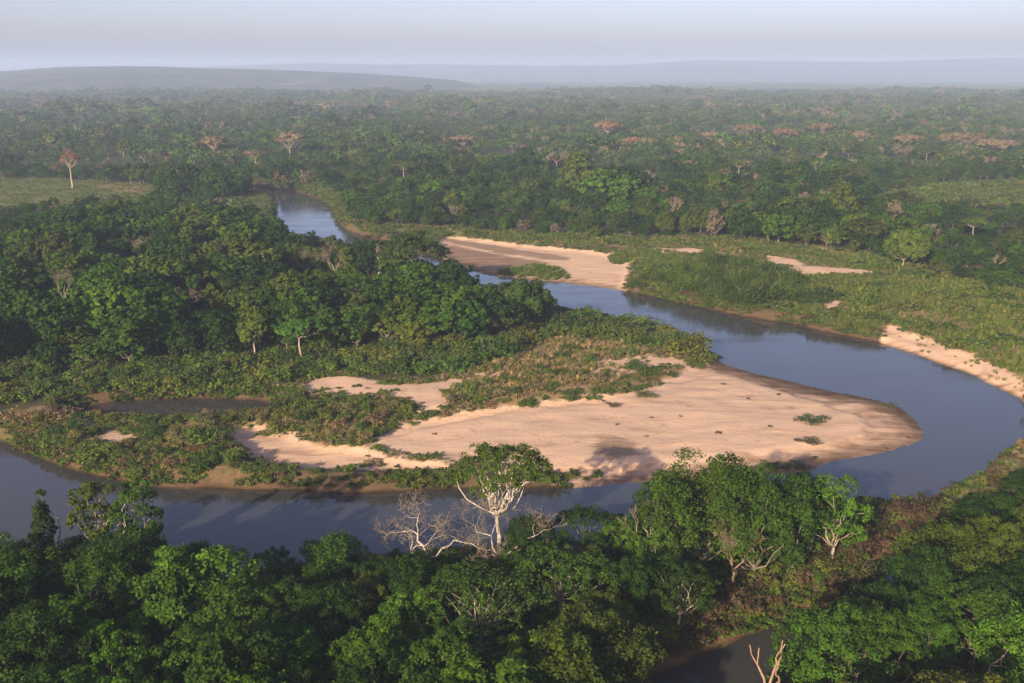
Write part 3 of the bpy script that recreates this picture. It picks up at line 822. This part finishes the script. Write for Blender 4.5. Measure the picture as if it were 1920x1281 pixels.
# far side of the river
standout(136, 356, 280, 'tuft', 'tall lone tree with straight white trunk and rusty crown by the meadow', (.20, .115, .065), 241, None, 5.5, 8, low=.55)
standout(845, 350, 305, 'tuft', 'white Y-shaped trunk under a flat green crown across the river', (.05, .075, .03), 242, None, 9, 9)
standout(757, 345, 300, 'tuft', 'white V-shaped trunk under a flat crown across the river', (.055, .07, .03), 243, None, 8, 9)
standout(1043, 322, 280, 'bare', 'pink-brown leafless tree standing out of the far forest', seed=244, spread=.85, levels=5, bark=M_DEAD, clear=9, twig=.07)
standout(1385, 338, 298, 'tuft', 'slim pale trunk with small olive crown in the far forest', (.08, .085, .03), 245, None, 5, 7)
standout(1538, 312, 270, 'umbrella', 'many-stemmed white-trunked tree in the far forest', (.05, .075, .03), 246, None, 11, 9, leaf=1.0, low=.5)
standout(1822, 462, 405, 'tuft', 'pale-stemmed tree above the right-hand meadow', (.055, .085, .025), 247, None, 5, 6)
standout(1692, 508, 430, 'round', 'large light green domed tree at the forest edge behind the right meadow', (.085, .115, .032), 248, None, 7.2, 9, leaf=.8)
standout(1736, 310, 275, 'tuft', 'dark-crowned tree with short white trunk in the far right forest', (.05, .07, .03), 249, None, 10, 8)
standout(480, 320, 280, 'tuft', 'pair of white stems with pinkish crown beyond the river bend', (.14, .10, .065), 250, None, 8, 8)
standout(1215, 350, 318, 'bare', 'bent pale bare tree low in the far forest', seed=251, spread=.9, levels=4, bark=M_PALE, clear=8, twig=.06)
for i, (px, bpy_, top, r, tn, lb) in enumerate([
        (403, 300, 253, 10, TAN, 'tan dome-crowned tree beyond the river bend'),
        (545, 297, 247, 11, TAN, 'tan flat-crowned tree beyond the white stems'),
        (870, 285, 252, 10, TAN, 'pale tan tree high in the far forest'),
        (1140, 262, 227, 14, (.18, .115, .055), 'rusty round tree far beyond the river'),
        (1185, 285, 257, 9, (.20, .115, .06), 'small orange tree right of the rusty round one'),
        (1400, 265, 233, 14, RUST, 'reddish orange tree in the far line of rusty trees'),
        (1470, 272, 240, 12, (.16, .10, .06), 'red-brown tree between two orange far trees'),
        (1547, 262, 231, 16, RUST, 'wide flat orange tree in the far line of rusty trees'),
        (1330, 275, 246, 8, TAN, 'little tan tree at the start of the far rusty line'),
        (1700, 285, 252, 12, RUST, 'orange-brown tree beyond the white-trunked far tree'),
        (1798, 283, 250, 20, (.15, .115, .055), 'broad golden orange tree in the far right forest'),
        (1868, 292, 262, 16, TAN, 'pale tan spreading tree in the far right forest'),
        (1612, 278, 245, 8, TAN, 'slim tan tree rising from the far forest')]):
    standout(px, bpy_, top, 'umbrella', lb, tn, 260 + i, 'rusty_tree', r, r * .6, leaf=1.6, low=.5, detail=.5)

# ------------------------------------------------------------------ near-bank forest, right-hand forest, peninsula forest
rng = np.random.default_rng(5)
def forest(P, spacing, seed, profile, where, group, nrows, kit, limit, weights, tones, hr, sizes=1.0, force_cap=False):
    pts = scatter(P, spacing, seed, avoid=AVOID)
    pts.sort(key=lambda p: p[1])
    items = []
    xyz = land_height([p[0] for p in pts], [p[1] for p in pts]) if pts else []
    for (x, y), z in zip(pts, xyz):
        c = cap(profile, x, y, z)
        px_ = project(x, y, z + 6)[0]; hw_ = F_PX * 4.0 / y
        for a, b, lim, yd in VIS:
            if y < yd and a - hw_ < px_ < b + hw_: c = min(c, z_at(y, lim) - z)
        h = min(rng.uniform(*hr), c * rng.uniform(.93, 1.05))
        if h < 2.6: continue
        k = int(rng.choice(len(kit), p=weights))
        tn = TONES[int(rng.choice(len(TONES), p=tones))]
        s = h / NEAR_H[k]
        w = max(s, .62) * rng.uniform(.9, 1.2) * sizes
        items.append(dict(x=x, y=y, z=float(z) - .1, k=k, tone=tn, shape=NEAR_SHAPE[k], s=(w, w, s), tint=jitter(rng, GREENT[tn]), rot=rng.uniform(0, 6.28)))
    own, rest = items[:limit], items[limit:]
    rows_and_labels(own, nrows, where)
    for d in own:
        place_tree(d['k'], kit, d['x'], d['y'], d['z'], d['rot'], d['s'], d['tint'], d['label'], group)
    return rest

W = [.22, .2, .14, .18, .08, .18]
T1 = [.24, .26, .26, .12, .08, .04]
forest(FG, 6.6, 31, SKY_MAIN, 'the near-bank forest', 'trees of the near-bank forest', 6, NEAR, 125, W, T1, (9, 14.5))
forest(RIGHTF, 7.2, 32, SKY_RIGHT, 'the creekside forest', 'trees of the forest beside the creek', 4, NEAR, 60, [.14, .16, .08, .18, .32, .12], [.26, .26, .26, .08, .14, 0], (8, 13))
REST = forest(LEFTF, 7.4, 33, SKY_LEFT, 'the peninsula forest', 'trees of the peninsula forest', 7, MID, 120, [.22, .2, .14, .16, .12, .16], [.18, .22, .26, .14, .12, .08], (6.5, 16), 1.05)

# ------------------------------------------------------------------ shrubs
def shrubs(P, spacing, seed, where, group, nrows, hr, tones, what='bush', limit=400, avoid_sand=False, wide=1.0, kit=None):
    kit = kit or SHRUB
    pts = scatter(P, spacing, seed)
    if not pts: return
    pts = pts[:limit]
    zz = land_height([p[0] for p in pts], [p[1] for p in pts])
    wat = multi([RIVER, POOL, CREEK], [p[0] for p in pts], [p[1] for p in pts])
    snd = multi(SANDS, [p[0] for p in pts], [p[1] for p in pts])
    items = []
    for (x, y), z, w_, sn in zip(pts, zz, wat, snd):
        if w_ > -1.0 or z < .1 or (avoid_sand and sn > .3): continue
        k = int(rng.integers(3)); h = rng.uniform(*hr); hh = (3.2, 2.6, 3.8)[k]
        tn = tones[int(rng.integers(len(tones)))]
        s = h / hh; w = s * rng.uniform(.95, 1.35) * wide
        items.append(dict(x=x, y=y, z=float(z) - .08, k=k, tone=tn[0], shape=('rounded', 'low spreading', 'upright')[k], s=(w, w, s), tint=jitter(rng, tn[1]), rot=rng.uniform(0, 6.28)))
    rows_and_labels(items, nrows, where, what)
    for d in items:
        e = thing('shrub', d['x'], d['y'], d['z'], d['rot'], d['s'], d['label'], 'shrub', group)
        obj('stems', kit[d['k']][0], e)
        o = obj('foliage', kit[d['k']][1], e); o['tint'] = d['tint']
    return len(items)

G1 = [('green', (.06, .095, .026)), ('light green', (.085, .115, .032)), ('dark green', (.042, .07, .02)), ('olive', (.10, .105, .035))]
G2 = [('light green', (.09, .12, .034)), ('yellowish', (.13, .12, .042)), ('green', (.065, .10, .028)), ('tan', (.17, .12, .06))]
G3 = [('brown', (.075, .050, .024)), ('reddish brown', (.082, .046, .026)), ('dark brown', (.050, .038, .018)), ('olive', (.048, .055, .016))]
G1, G2 = [[(n_, leafy(t_)) for n_, t_ in q_] for q_ in (G1, G2)]
BELT = gpoly([(-150, 778), (0, 757), (150, 745), (500, 743), (545, 722), (640, 708), (720, 715), (850, 715), (940, 680), (1010, 650), (1060, 634), (1130, 645), (1250, 662), (1325, 690), (1335, 680), (1290, 652), (1240, 636), (1150, 614), (1060, 604), (1040, 618), (950, 642), (860, 672), (700, 676), (560, 684), (420, 698), (200, 702), (0, 712), (-150, 724)], 1)
SPIT = gpoly([(-60, 815), (60, 795), (150, 792), (510, 785), (560, 772), (760, 755), (790, 785), (720, 815), (690, 850), (560, 815), (430, 812), (440, 880), (330, 905), (240, 898), (150, 875), (60, 840)], 1)
BARTOP = gpoly([(930, 700), (1060, 668), (1180, 675), (1320, 690), (1240, 722), (1120, 752), (960, 778), (850, 775), (880, 745), (960, 728)], 1)
FRINGE = gpoly([(440, 893), (520, 905), (700, 905), (830, 895), (850, 905), (830, 918), (640, 922), (450, 912)], 1)
FRINGE2 = gpoly([(990, 895), (1100, 880), (1180, 893), (1180, 904), (1050, 910), (990, 910)], 1)
RCLUMP = gpoly([(1185, 545), (1225, 522), (1300, 505), (1430, 512), (1480, 545), (1470, 575), (1400, 582), (1290, 560)], 1)
RCLUMP2 = gpoly([(1490, 570), (1530, 558), (1575, 568), (1560, 585), (1500, 582)], 1)
CREEKB = gpoly([(1640, 985), (1760, 950), (1700, 1030), (1650, 1080), (1580, 1130), (1500, 1170), (1400, 1205), (1310, 1250), (1210, 1290), (1180, 1270), (1260, 1200), (1350, 1150), (1450, 1105), (1560, 1050)], 1)
RBEND = gpoly([(1895, 862), (1960, 830), (2020, 850), (1980, 900), (1890, 930), (1840, 935), (1860, 900)], 1)
shrubs(BELT, 4.7, 41, 'the peninsula scrub belt', 'shrubs of the scrub belt', 5, (3.2, 6.2), G1, wide=1.05)
shrubs(SPIT, 4.6, 42, 'the scrubby spit', 'shrubs of the scrubby spit', 4, (1.7, 3.2), G1 + G2, wide=1.15, avoid_sand=True)
shrubs(BARTOP, 5.8, 43, 'the grassy bar head', 'shrubs on the head of the sand bar', 3, (1.3, 2.8), G2 + G1[:1])
shrubs(FRINGE, 3.4, 44, 'the near channel fringe', 'shrubs along the near channel', 1, (1.2, 2.0), G1)
shrubs(FRINGE2, 3.0, 45, 'the shaded sand fringe', 'shrubs below the dark sand patch', 1, (1.2, 2.2), G1)
shrubs(RCLUMP, 7.0, 46, 'the beachside thicket', 'shrubs of the thicket beside the upper beach', 3, (3.4, 8.0), G1[:3], wide=.85, kit=SHRUBBIG)
shrubs(RCLUMP2, 6.5, 47, 'the riverbank clump', 'shrubs of the dark clump above the river', 1, (2.8, 3.8), G1[2:3], wide=1.4)
shrubs(CREEKB, 3.3, 48, 'the brown creek thicket', 'shrubs of the brown creek thicket', 5, (1.8, 3.6), G3)
shrubs(RBEND, 4.6, 49, 'the overgrown bend shore', 'shrubs on the shore of the bend', 2, (2.0, 3.5), G2 + G3[:1])
for (px, py, r, h, tn, lb) in [(1525, 795, 3.6, 1.6, (.055, .085, .026), 'wide low green bush alone on the sand bar'),
                              (1515, 830, 2.6, .9, (.075, .07, .03), 'sparse dark bush below the wide low one on the sand'),
                              (1210, 752, 2.4, 2.0, (.075, .09, .028), 'green bush at the sandy edge of the bar head'),
                              (1150, 768, 1.8, .9, (.11, .08, .045), 'brown twiggy bush on the edge of the bare sand'),
                              (765, 857, .6, .9, (.06, .09, .03), 'tiny bush on the lip of the sand terrace'),
                              (1490, 868, 2.4, 1.4, (.06, .075, .028), 'dark bush on the sand behind the near trees'),
                              (1665, 755, 2.2, 1.1, (.085, .085, .035), 'small olive bush at the water edge of the bar'),
                              (1455, 872, 2.2, 1.2, (.05, .07, .024), 'low bush beside the shadow on the sand')]:
    x, y = ground(px, py, .8); k = 1
    e = thing('shrub', x, y, zland(x, y) - .06, px, (r / 2.6, r / 2.6, h / 2.6), lb, 'shrub')
    obj('stems', SHRUB[k][0], e); o = obj('foliage', SHRUB[k][1], e); o['tint'] = list(tn)

# ------------------------------------------------------------------ uncountable growth: instanced on points
def proto(me):
    return bpy.data.objects.new(me.name, me)      # geometry source only, never placed

def growth(name, label, pts, kinds, pidx, scl, rot, tint):
    me = bpy.data.meshes.new(name)
    me.vertices.add(len(pts)); me.vertices.foreach_set('co', np.asarray(pts, np.float32).ravel())
    for nm, ty, key, v in (('pidx', 'INT', 'value', np.asarray(pidx, np.int32)), ('scl', 'FLOAT_VECTOR', 'vector', np.asarray(scl, np.float32)),
                           ('rot', 'FLOAT', 'value', np.asarray(rot, np.float32)), ('tint', 'FLOAT_VECTOR', 'vector', np.asarray(tint, np.float32))):
        a = me.attributes.new(nm, ty, 'POINT'); a.data.foreach_set(key, v.ravel())
    o = tag(obj(name, me), label, kind='stuff')
    ng = bpy.data.node_groups.new(name + '_growth', 'GeometryNodeTree')
    ng.interface.new_socket('Geometry', in_out='INPUT', socket_type='NodeSocketGeometry')
    ng.interface.new_socket('Geometry', in_out='OUTPUT', socket_type='NodeSocketGeometry')
    N, L = ng.nodes, ng.links
    gi, go, jn = N.new('NodeGroupInput'), N.new('NodeGroupOutput'), N.new('GeometryNodeJoinGeometry')
    def attr(nm, ty):
        a = N.new('GeometryNodeInputNamedAttribute'); a.data_type = ty; a.inputs[0].default_value = nm; return a.outputs[0]
    pi, ps, pr = attr('pidx', 'INT'), attr('scl', 'FLOAT_VECTOR'), attr('rot', 'FLOAT')
    cx = N.new('ShaderNodeCombineXYZ'); L.new(pr, cx.inputs[2])
    for i, src in enumerate(kinds):
        srcs = src if isinstance(src, tuple) else (src,)
        cmp_ = N.new('FunctionNodeCompare'); cmp_.data_type = 'INT'; cmp_.operation = 'EQUAL'
        ins = [s for s in cmp_.inputs if s.type == 'INT']; L.new(pi, ins[0]); ins[1].default_value = i
        jj = N.new('GeometryNodeJoinGeometry')
        for s in srcs:
            oi = N.new('GeometryNodeObjectInfo'); oi.inputs[0].default_value = proto(s); L.new(oi.outputs['Geometry'], jj.inputs[0])
        ip = N.new('GeometryNodeInstanceOnPoints')
        L.new(gi.outputs[0], ip.inputs['Points']); L.new(cmp_.outputs[0], ip.inputs['Selection']); L.new(jj.outputs[0], ip.inputs['Instance'])
        L.new(cx.outputs[0], ip.inputs['Rotation']); L.new(ps, ip.inputs['Scale'])
        L.new(ip.outputs[0], jn.inputs[0])
    L.new(jn.outputs[0], go.inputs[0])
    md = o.modifiers.new('growth', 'NODES'); md.node_group = ng
    return o

def grid_points(x0, x1, y0, y1, step, seed):
    g = np.random.default_rng(seed)
    X, Y = np.meshgrid(np.arange(x0, x1, step), np.arange(y0, y1, step * .9))
    X = X + (np.arange(X.shape[0]) % 2)[:, None] * step * .5
    X = (X + g.uniform(-.42, .42, X.shape) * step).ravel(); Y = (Y + g.uniform(-.42, .42, Y.shape) * step).ravel()
    k = (np.abs(X) < Y * .48 + 25)
    return X[k], Y[k]

def tints(g, n, X, Y, rust=.04, base=None):
    b = np.array([GREENT[t] for t in TONES]); b[:, 1] *= .97
    i = g.choice(len(b), n, p=[.2, .22, .26, .10, .16, .06])
    c = b[i] * (1 + g.normal(size=(n, 1)) * .12)
    m = g.random(n); patch = fbm(X, Y, 130, 3, 91)
    r = m < rust * np.clip((patch - .35) * 6, 0, 3)
    c[r] = np.array([[.15, .10, .055], [.16, .13, .085], [.12, .10, .06], [.14, .11, .075]])[g.integers(0, 4, r.sum())]
    return np.clip(c, .004, .6)

g = np.random.default_rng(77)
# the wood beyond the river and the back of the peninsula
FARF = gpoly([(-1500, 428), (-300, 428), (0, 425), (100, 408), (420, 398), (500, 425), (480, 440), (420, 430), (0, 430), (-1500, 440)], 2)
FRONT = gpoly([(640, 412), (700, 428), (820, 432), (960, 444), (1100, 452), (1200, 456), (1300, 452), (1450, 466), (1600, 480), (1680, 505), (1760, 530), (1840, 552), (1920, 566), (2400, 620), (3000, 300), (1920, 260), (640, 260), (560, 330), (600, 365), (625, 385)], 2)
MEADOWS = [gpoly(p, 2) for p in ([(-500, 343), (0, 340), (170, 344), (290, 352), (330, 372), (250, 396), (100, 402), (-500, 410)], [(1560, 405), (1650, 372), (1760, 350), (1960, 342), (2300, 345), (2300, 395), (1850, 398)])]
allp = []
for (y0, y1, st, ki) in ((330, 760, 8.0, 0), (760, 1500, 9.0, 1), (1500, 3500, 13.5, 2)):
    X, Y = grid_points(-1900, 1900, y0, y1, st, 100 + ki)
    w = multi([RIVER], X, Y)
    keep = w < -7
    if y0 < 1000:
        nr = multi([FRONT], X, Y) > 0
        inleft = (sdf(LEFTF, X, Y) > -4)
        pxs = 960 + F_PX * X / (Y / CP)
        ml = multi(MEADOWS, X, Y)
        back = (Y > 625) | ((Y > 480) & (X < -150) & (Y > 480))
        keep &= (nr | back) & ~inleft & (ml < 0)
    dens = fbm(X, Y, 90 if y0 < 1500 else 260, 3, 12)
    keep &= g.random(len(X)) < (1.0 if ki == 0 else np.clip(1.25 - np.clip(dens - .5, 0, 1) * 6, .25, 1))
    for a, b, r in AVOID:
        keep &= (X - a) ** 2 + (Y - b) ** 2 > r * r
    X, Y = X[keep], Y[keep]
    Z = land_height(X, Y)
    n_ = len(X)
    big = fbm(X, Y, 55, 3, 15)
    tall = np.clip(.62 + (big - .5) * 1.8, .38, 1.15)
    open_ = sstep(-10, 60, multi([gpoly([(1450, 440), (1560, 400), (1700, 335), (2400, 320), (2400, 620), (1920, 560), (1700, 500)], 2)], X, Y)) if y0 < 1000 else 0
    tall = tall * (1 - .35 * open_)
    s = tall * g.uniform(.8, 1.2, n_) * (1.0 if ki < 2 else 1.25)
    s = s * np.where(g.random(n_) < .05, 1.45, 1.0)
    ppx = 960 + F_PX * X / (Y * CP + (CAM_H - 6) * SP); pw = F_PX * 4.5 / Y
    for a, b, lim, yd in VIS:
        m_ = (Y < yd) & (ppx > a - pw) & (ppx < b + pw)
        v_ = (640.5 - lim) / F_PX
        s = np.where(m_, np.minimum(s, np.maximum(.12, (CAM_H + Y * (-SP + v_ * CP) / (CP + v_ * SP) - Z) / 12)), s)
    wd = np.maximum(s, .5) * g.uniform(.9, 1.25, n_) * (1.0 if ki < 2 else 1.3)
    if ki == 0: pid = g.choice(6, n_, p=[.22, .22, .1, .14, .12, .2])
    else: pid = 6 + g.choice(5, n_, p=[.24, .26, .12, .16, .22])
    pid = np.where((g.random(n_) < (.022, .02, .01)[ki]) & (s > .5), 11 + g.integers(0, 2, n_), pid)
    allp.append((np.stack([X, Y, Z - .1], 1), pid, np.stack([wd, wd, s], 1), g.uniform(0, 6.28, n_), tints(g, n_, X, Y, (.02, .05, .09)[ki]) * (1.0, 1.05, 1.0)[ki] + (0, .012, .04)[ki] * np.array([1.0, .95, .6])))  # farther bands get paler tints: drier woodland, with distance haze put into the colour
BAREKIT = [bare_tree('far_bare', 401, 13, .6, M_PALE, levels=4, fork=.4, twig=.06, r0=.3), bare_tree('far_bare', 402, 12, .8, M_DEAD, levels=4, fork=.35, twig=.07, r0=.3)]
if REST:
    allp.append((np.array([(d['x'], d['y'], d['z']) for d in REST]), np.array([d['k'] for d in REST]), np.array([d['s'] for d in REST]), np.array([d['rot'] for d in REST]), np.array([d['tint'] for d in REST])))
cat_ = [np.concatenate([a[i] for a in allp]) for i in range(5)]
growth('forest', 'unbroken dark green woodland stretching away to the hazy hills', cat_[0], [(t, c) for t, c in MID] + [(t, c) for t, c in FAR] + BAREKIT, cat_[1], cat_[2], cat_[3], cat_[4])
print('forest points', len(cat_[0]))

# undergrowth: low scrub on banks, forest edges and clearings
def sprinkle(polys, step, seed, sand=False, y0=90, y1=760, inset=0):
    X, Y = grid_points(-420, 420, y0, y1, step, seed)
    k = (multi([gpoly(p, 1) if not isinstance(p, np.ndarray) else p for p in polys], X, Y) > inset) & (multi([RIVER, POOL, CREEK], X, Y) < -1.6)
    if not sand: k &= multi(SANDS, X, Y) < -.6
    return X[k], Y[k]
ux, uy, ut, us = [], [], [], []
def under(polys, step, seed, pal, hr, sand=False, dens=1.0, **kw):
    X, Y = sprinkle(polys, step, seed, sand, **kw)
    k = g.random(len(X)) < dens * np.clip(.35 + (fbm(X, Y, 12, 2, seed) - .35) * 3, 0, 1)
    X, Y = X[k], Y[k]
    pal = np.array(pal)
    ux.append(X); uy.append(Y); ut.append(pal[g.integers(0, len(pal), len(X))] * (1 + g.normal(size=(len(X), 1)) * .14)); us.append(g.uniform(*hr, len(X)))
PAL1 = [(.06, .095, .026), (.085, .115, .032), (.045, .07, .02), (.10, .105, .035)]
PAL2 = [(.09, .12, .034), (.14, .125, .045), (.075, .10, .03), (.19, .14, .07)]
PAL1, PAL2 = [[leafy(t_) for t_ in q_] for q_ in (PAL1, PAL2)]
under([BELT, gpoly([(-280, 790), (0, 770), (150, 745), (0, 735), (-280, 760)], 1)], 1.9, 301, PAL1 + PAL2[:1], (.9, 1.9))
under([SPIT], 2.3, 302, PAL1 + PAL2, (.4, 1.0), dens=.8)
HEAD = [(880, 715), (940, 682), (1010, 652), (1060, 634), (1130, 645), (1250, 662), (1310, 682), (1230, 706), (1120, 742), (960, 772), (850, 780), (830, 765)]
under([HEAD], 2.4, 303, PAL2 + PAL1[:1], (.35, 1.0), dens=.5)
RB = [[(1180, 552), (1200, 500), (1480, 508), (1640, 490), (1760, 530), (1960, 570), (2300, 640), (2300, 900), (1975, 790), (1900, 740), (1760, 672), (1640, 632), (1540, 612), (1400, 585)]]
under(RB, 2.8, 304, PAL2[:3] + PAL1[:2], (.4, 1.1), dens=.4)
under([[(640, 415), (820, 432), (1100, 452), (1300, 452), (1450, 468), (1620, 485), (1640, 500), (1480, 498), (1330, 482), (1150, 472), (950, 457), (820, 446), (660, 440)]], 2.8, 305, PAL1 + PAL2[:2], (.6, 1.6))
under([SANDS[1], SANDS[2]], 2.2, 331, PAL1 + PAL2, (.3, .9), sand=True, dens=.28)
under(RB, 8.0, 332, PAL1, (1.2, 2.4), dens=.7)
under([SANDS[0]], 5.5, 330, [(.10, .07, .04), (.07, .06, .03), (.12, .085, .05)], (.10, .40), sand=True, dens=.16)
under([CREEKB], 1.5, 306, [c for _, c in G3], (.5, 1.2))
under([FG, RIGHTF], 4.0, 307, PAL1, (.8, 2.0))
under([LEFTF], 5.5, 308, PAL1, (1.0, 2.2))
under([RBEND, [(1660, 960), (1830, 935), (1900, 940), (1800, 1010), (1690, 1040)]], 2.2, 309, PAL2 + [c for _, c in G3], (.5, 1.1))
def bank(step, seed, pal, hr, lo, hi, y0, y1, dens=1.0):
    X, Y = grid_points(-420, 420, y0, y1, step, seed)
    w = multi([RIVER, POOL, CREEK], X, Y)
    k = (w < -lo) & (w > -hi) & (multi([SANDS[i] for i in (0, 1, 7, EROD)], X, Y) < 0)
    X, Y = X[k], Y[k]
    k = g.random(len(X)) < dens * np.clip(.55 + (fbm(X, Y, 10, 2, seed) - .4) * 3, 0, 1)
    X, Y = X[k], Y[k]; pal = np.array(pal)
    ux.append(X); uy.append(Y); ut.append(pal[g.integers(0, len(pal), len(X))] * (1 + g.normal(size=(len(X), 1)) * .14)); us.append(g.uniform(*hr, len(X)))
bank(1.25, 313, PAL1 + PAL1 + [(.10, .062, .034)], (.5, 1.1), .35, 5.0, 100, 420, 1.1)
X, Y = grid_points(-420, 420, 120, 560, 1.6, 315)
sd_ = multi(SANDS, X, Y)
k_ = (sd_ < .4) & (sd_ > -4.5) & (multi([RIVER, POOL, CREEK], X, Y) < -2.5) & (g.random(len(X)) < np.clip(.5 + (fbm(X, Y, 8, 2, 316) - .42) * 4, 0, 1))
ux.append(X[k_]); uy.append(Y[k_]); ut.append(np.array(PAL1 + PAL2)[g.integers(0, 8, k_.sum())]); us.append(g.uniform(.35, 1.0, k_.sum()))
bank(2.4, 314, PAL1, (.8, 1.9), .6, 7, 420, 800)
under([MEADOWS[1]], 5.0, 310, PAL1 + PAL2[:1], (1.0, 2.6))
under([[(400, 345), (440, 362), (500, 370), (515, 392), (500, 420), (400, 400), (300, 380), (330, 365)], [(640, 420), (625, 390), (590, 368), (540, 352), (430, 340), (430, 325), (640, 330)]], 3.2, 311, PAL1 + PAL2[:1], (1.0, 2.2))
under([[(-300, 860), (-60, 800), (60, 835), (150, 880), (260, 905), (420, 915), (520, 918), (640, 922), (640, 905), (420, 900), (200, 870), (60, 820), (-60, 780)]], 1.9, 312, PAL1 + PAL2, (.4, .9), dens=.7)
X = np.concatenate(ux); Y = np.concatenate(uy); S = np.concatenate(us); T = np.clip(np.concatenate(ut), .004, .6)
Z = land_height(X, Y)
k = Z > .05
X, Y, Z, S, T = X[k], Y[k], Z[k], S[k], T[k]
growth('undergrowth', 'low green and brown scrub over banks and forest edges', np.stack([X, Y, Z - .05], 1), SMALLSH and [(a, b) for a, b in SMALLSH], g.integers(0, 2, len(X)), np.stack([S * 1.15, S * 1.15, S], 1), g.uniform(0, 6.28, len(X)), T)
print('undergrowth', len(X))

# grass
ux, uy, ut, us = [], [], [], []
GP = [(.115, .14, .026), (.17, .15, .045), (.09, .12, .02), (.25, .18, .085)]
GG = [(.082, .125, .018), (.112, .14, .024), (.07, .105, .015)]
under(RB, 1.25, 321, GP[:3] + GG + GG, (.6, 1.2), dens=1.1)
under([HEAD], 1.3, 322, [(.26, .195, .09), (.20, .165, .06), (.14, .14, .04), (.30, .22, .11)], (.5, 1.1), dens=.7, sand=True)
under([SPIT], 1.6, 323, GP + GG, (.5, 1.1), dens=.8)
under([FRINGE, FRINGE2], 1.2, 324, GP + GG, (.5, 1.0))
under([MEADOWS[0]], 3.0, 325, GG, (.6, 1.1))
under([MEADOWS[1]], 3.2, 326, GG, (.6, 1.2))
under([[(935, 508), (990, 495), (1050, 503), (1070, 520), (1000, 522), (950, 518)], [(1140, 486), (1180, 482), (1200, 495), (1150, 498)], [(1190, 484), (1260, 484), (1300, 500), (1200, 502)]], 1.1, 327, GG, (.7, 1.4), sand=True)
under([[(820, 437), (1100, 456), (1300, 456), (1450, 470), (1640, 492), (1640, 505), (1480, 500), (1330, 484), (1150, 474), (950, 459), (820, 449)]], 1.8, 328, GP + GG, (.6, 1.2))
under([[(1640, 640), (1700, 630), (1800, 660), (1960, 730), (1960, 770), (1840, 716), (1740, 680)]], 2.2, 329, GP, (.4, .9), dens=.5, sand=True)
X = np.concatenate(ux); Y = np.concatenate(uy); S = np.concatenate(us); T = np.clip(np.concatenate(ut), .004, .6)
Z = land_height(X, Y)
k = Z > .15
X, Y, Z, S, T = X[k], Y[k], Z[k], S[k], T[k]
growth('grass', 'tall green and straw coloured grass on banks and bar', np.stack([X, Y, Z - .03], 1), TUFT, g.integers(0, 2, len(X)), np.stack([S * 1.1, S * 1.1, S], 1), g.uniform(0, 6.28, len(X)), T)
print('grass', len(X))

# ------------------------------------------------------------------ morning haze
hz = bpy.data.materials.new('pale_haze'); hz.use_nodes = True
hn = hz.node_tree.nodes; hn.clear()
ho = hn.new('ShaderNodeOutputMaterial'); hv = hn.new('ShaderNodeVolumePrincipled')
hv.inputs['Color'].default_value = (.54, .685, .95, 1)
hv.inputs['Density'].default_value = 1 / 6400
hv.inputs['Anisotropy'].default_value = 0.0
hz.node_tree.links.new(hv.outputs[0], ho.inputs['Volume'])
bm = bmesh.new(); bmesh.ops.create_cube(bm, size=1)
hme = bpy.data.meshes.new('haze'); bm.to_mesh(hme); bm.free(); hme.materials.append(hz)
h = tag(obj('haze', hme), 'pale bluish morning haze over the valley', kind='stuff')
x0, x1, y0, y1, z0, z1 = -9600, 9600, -500, 12600, -30, 185
h.location = ((x0 + x1) / 2, (y0 + y1) / 2, (z0 + z1) / 2); h.scale = (x1 - x0, y1 - y0, z1 - z0)
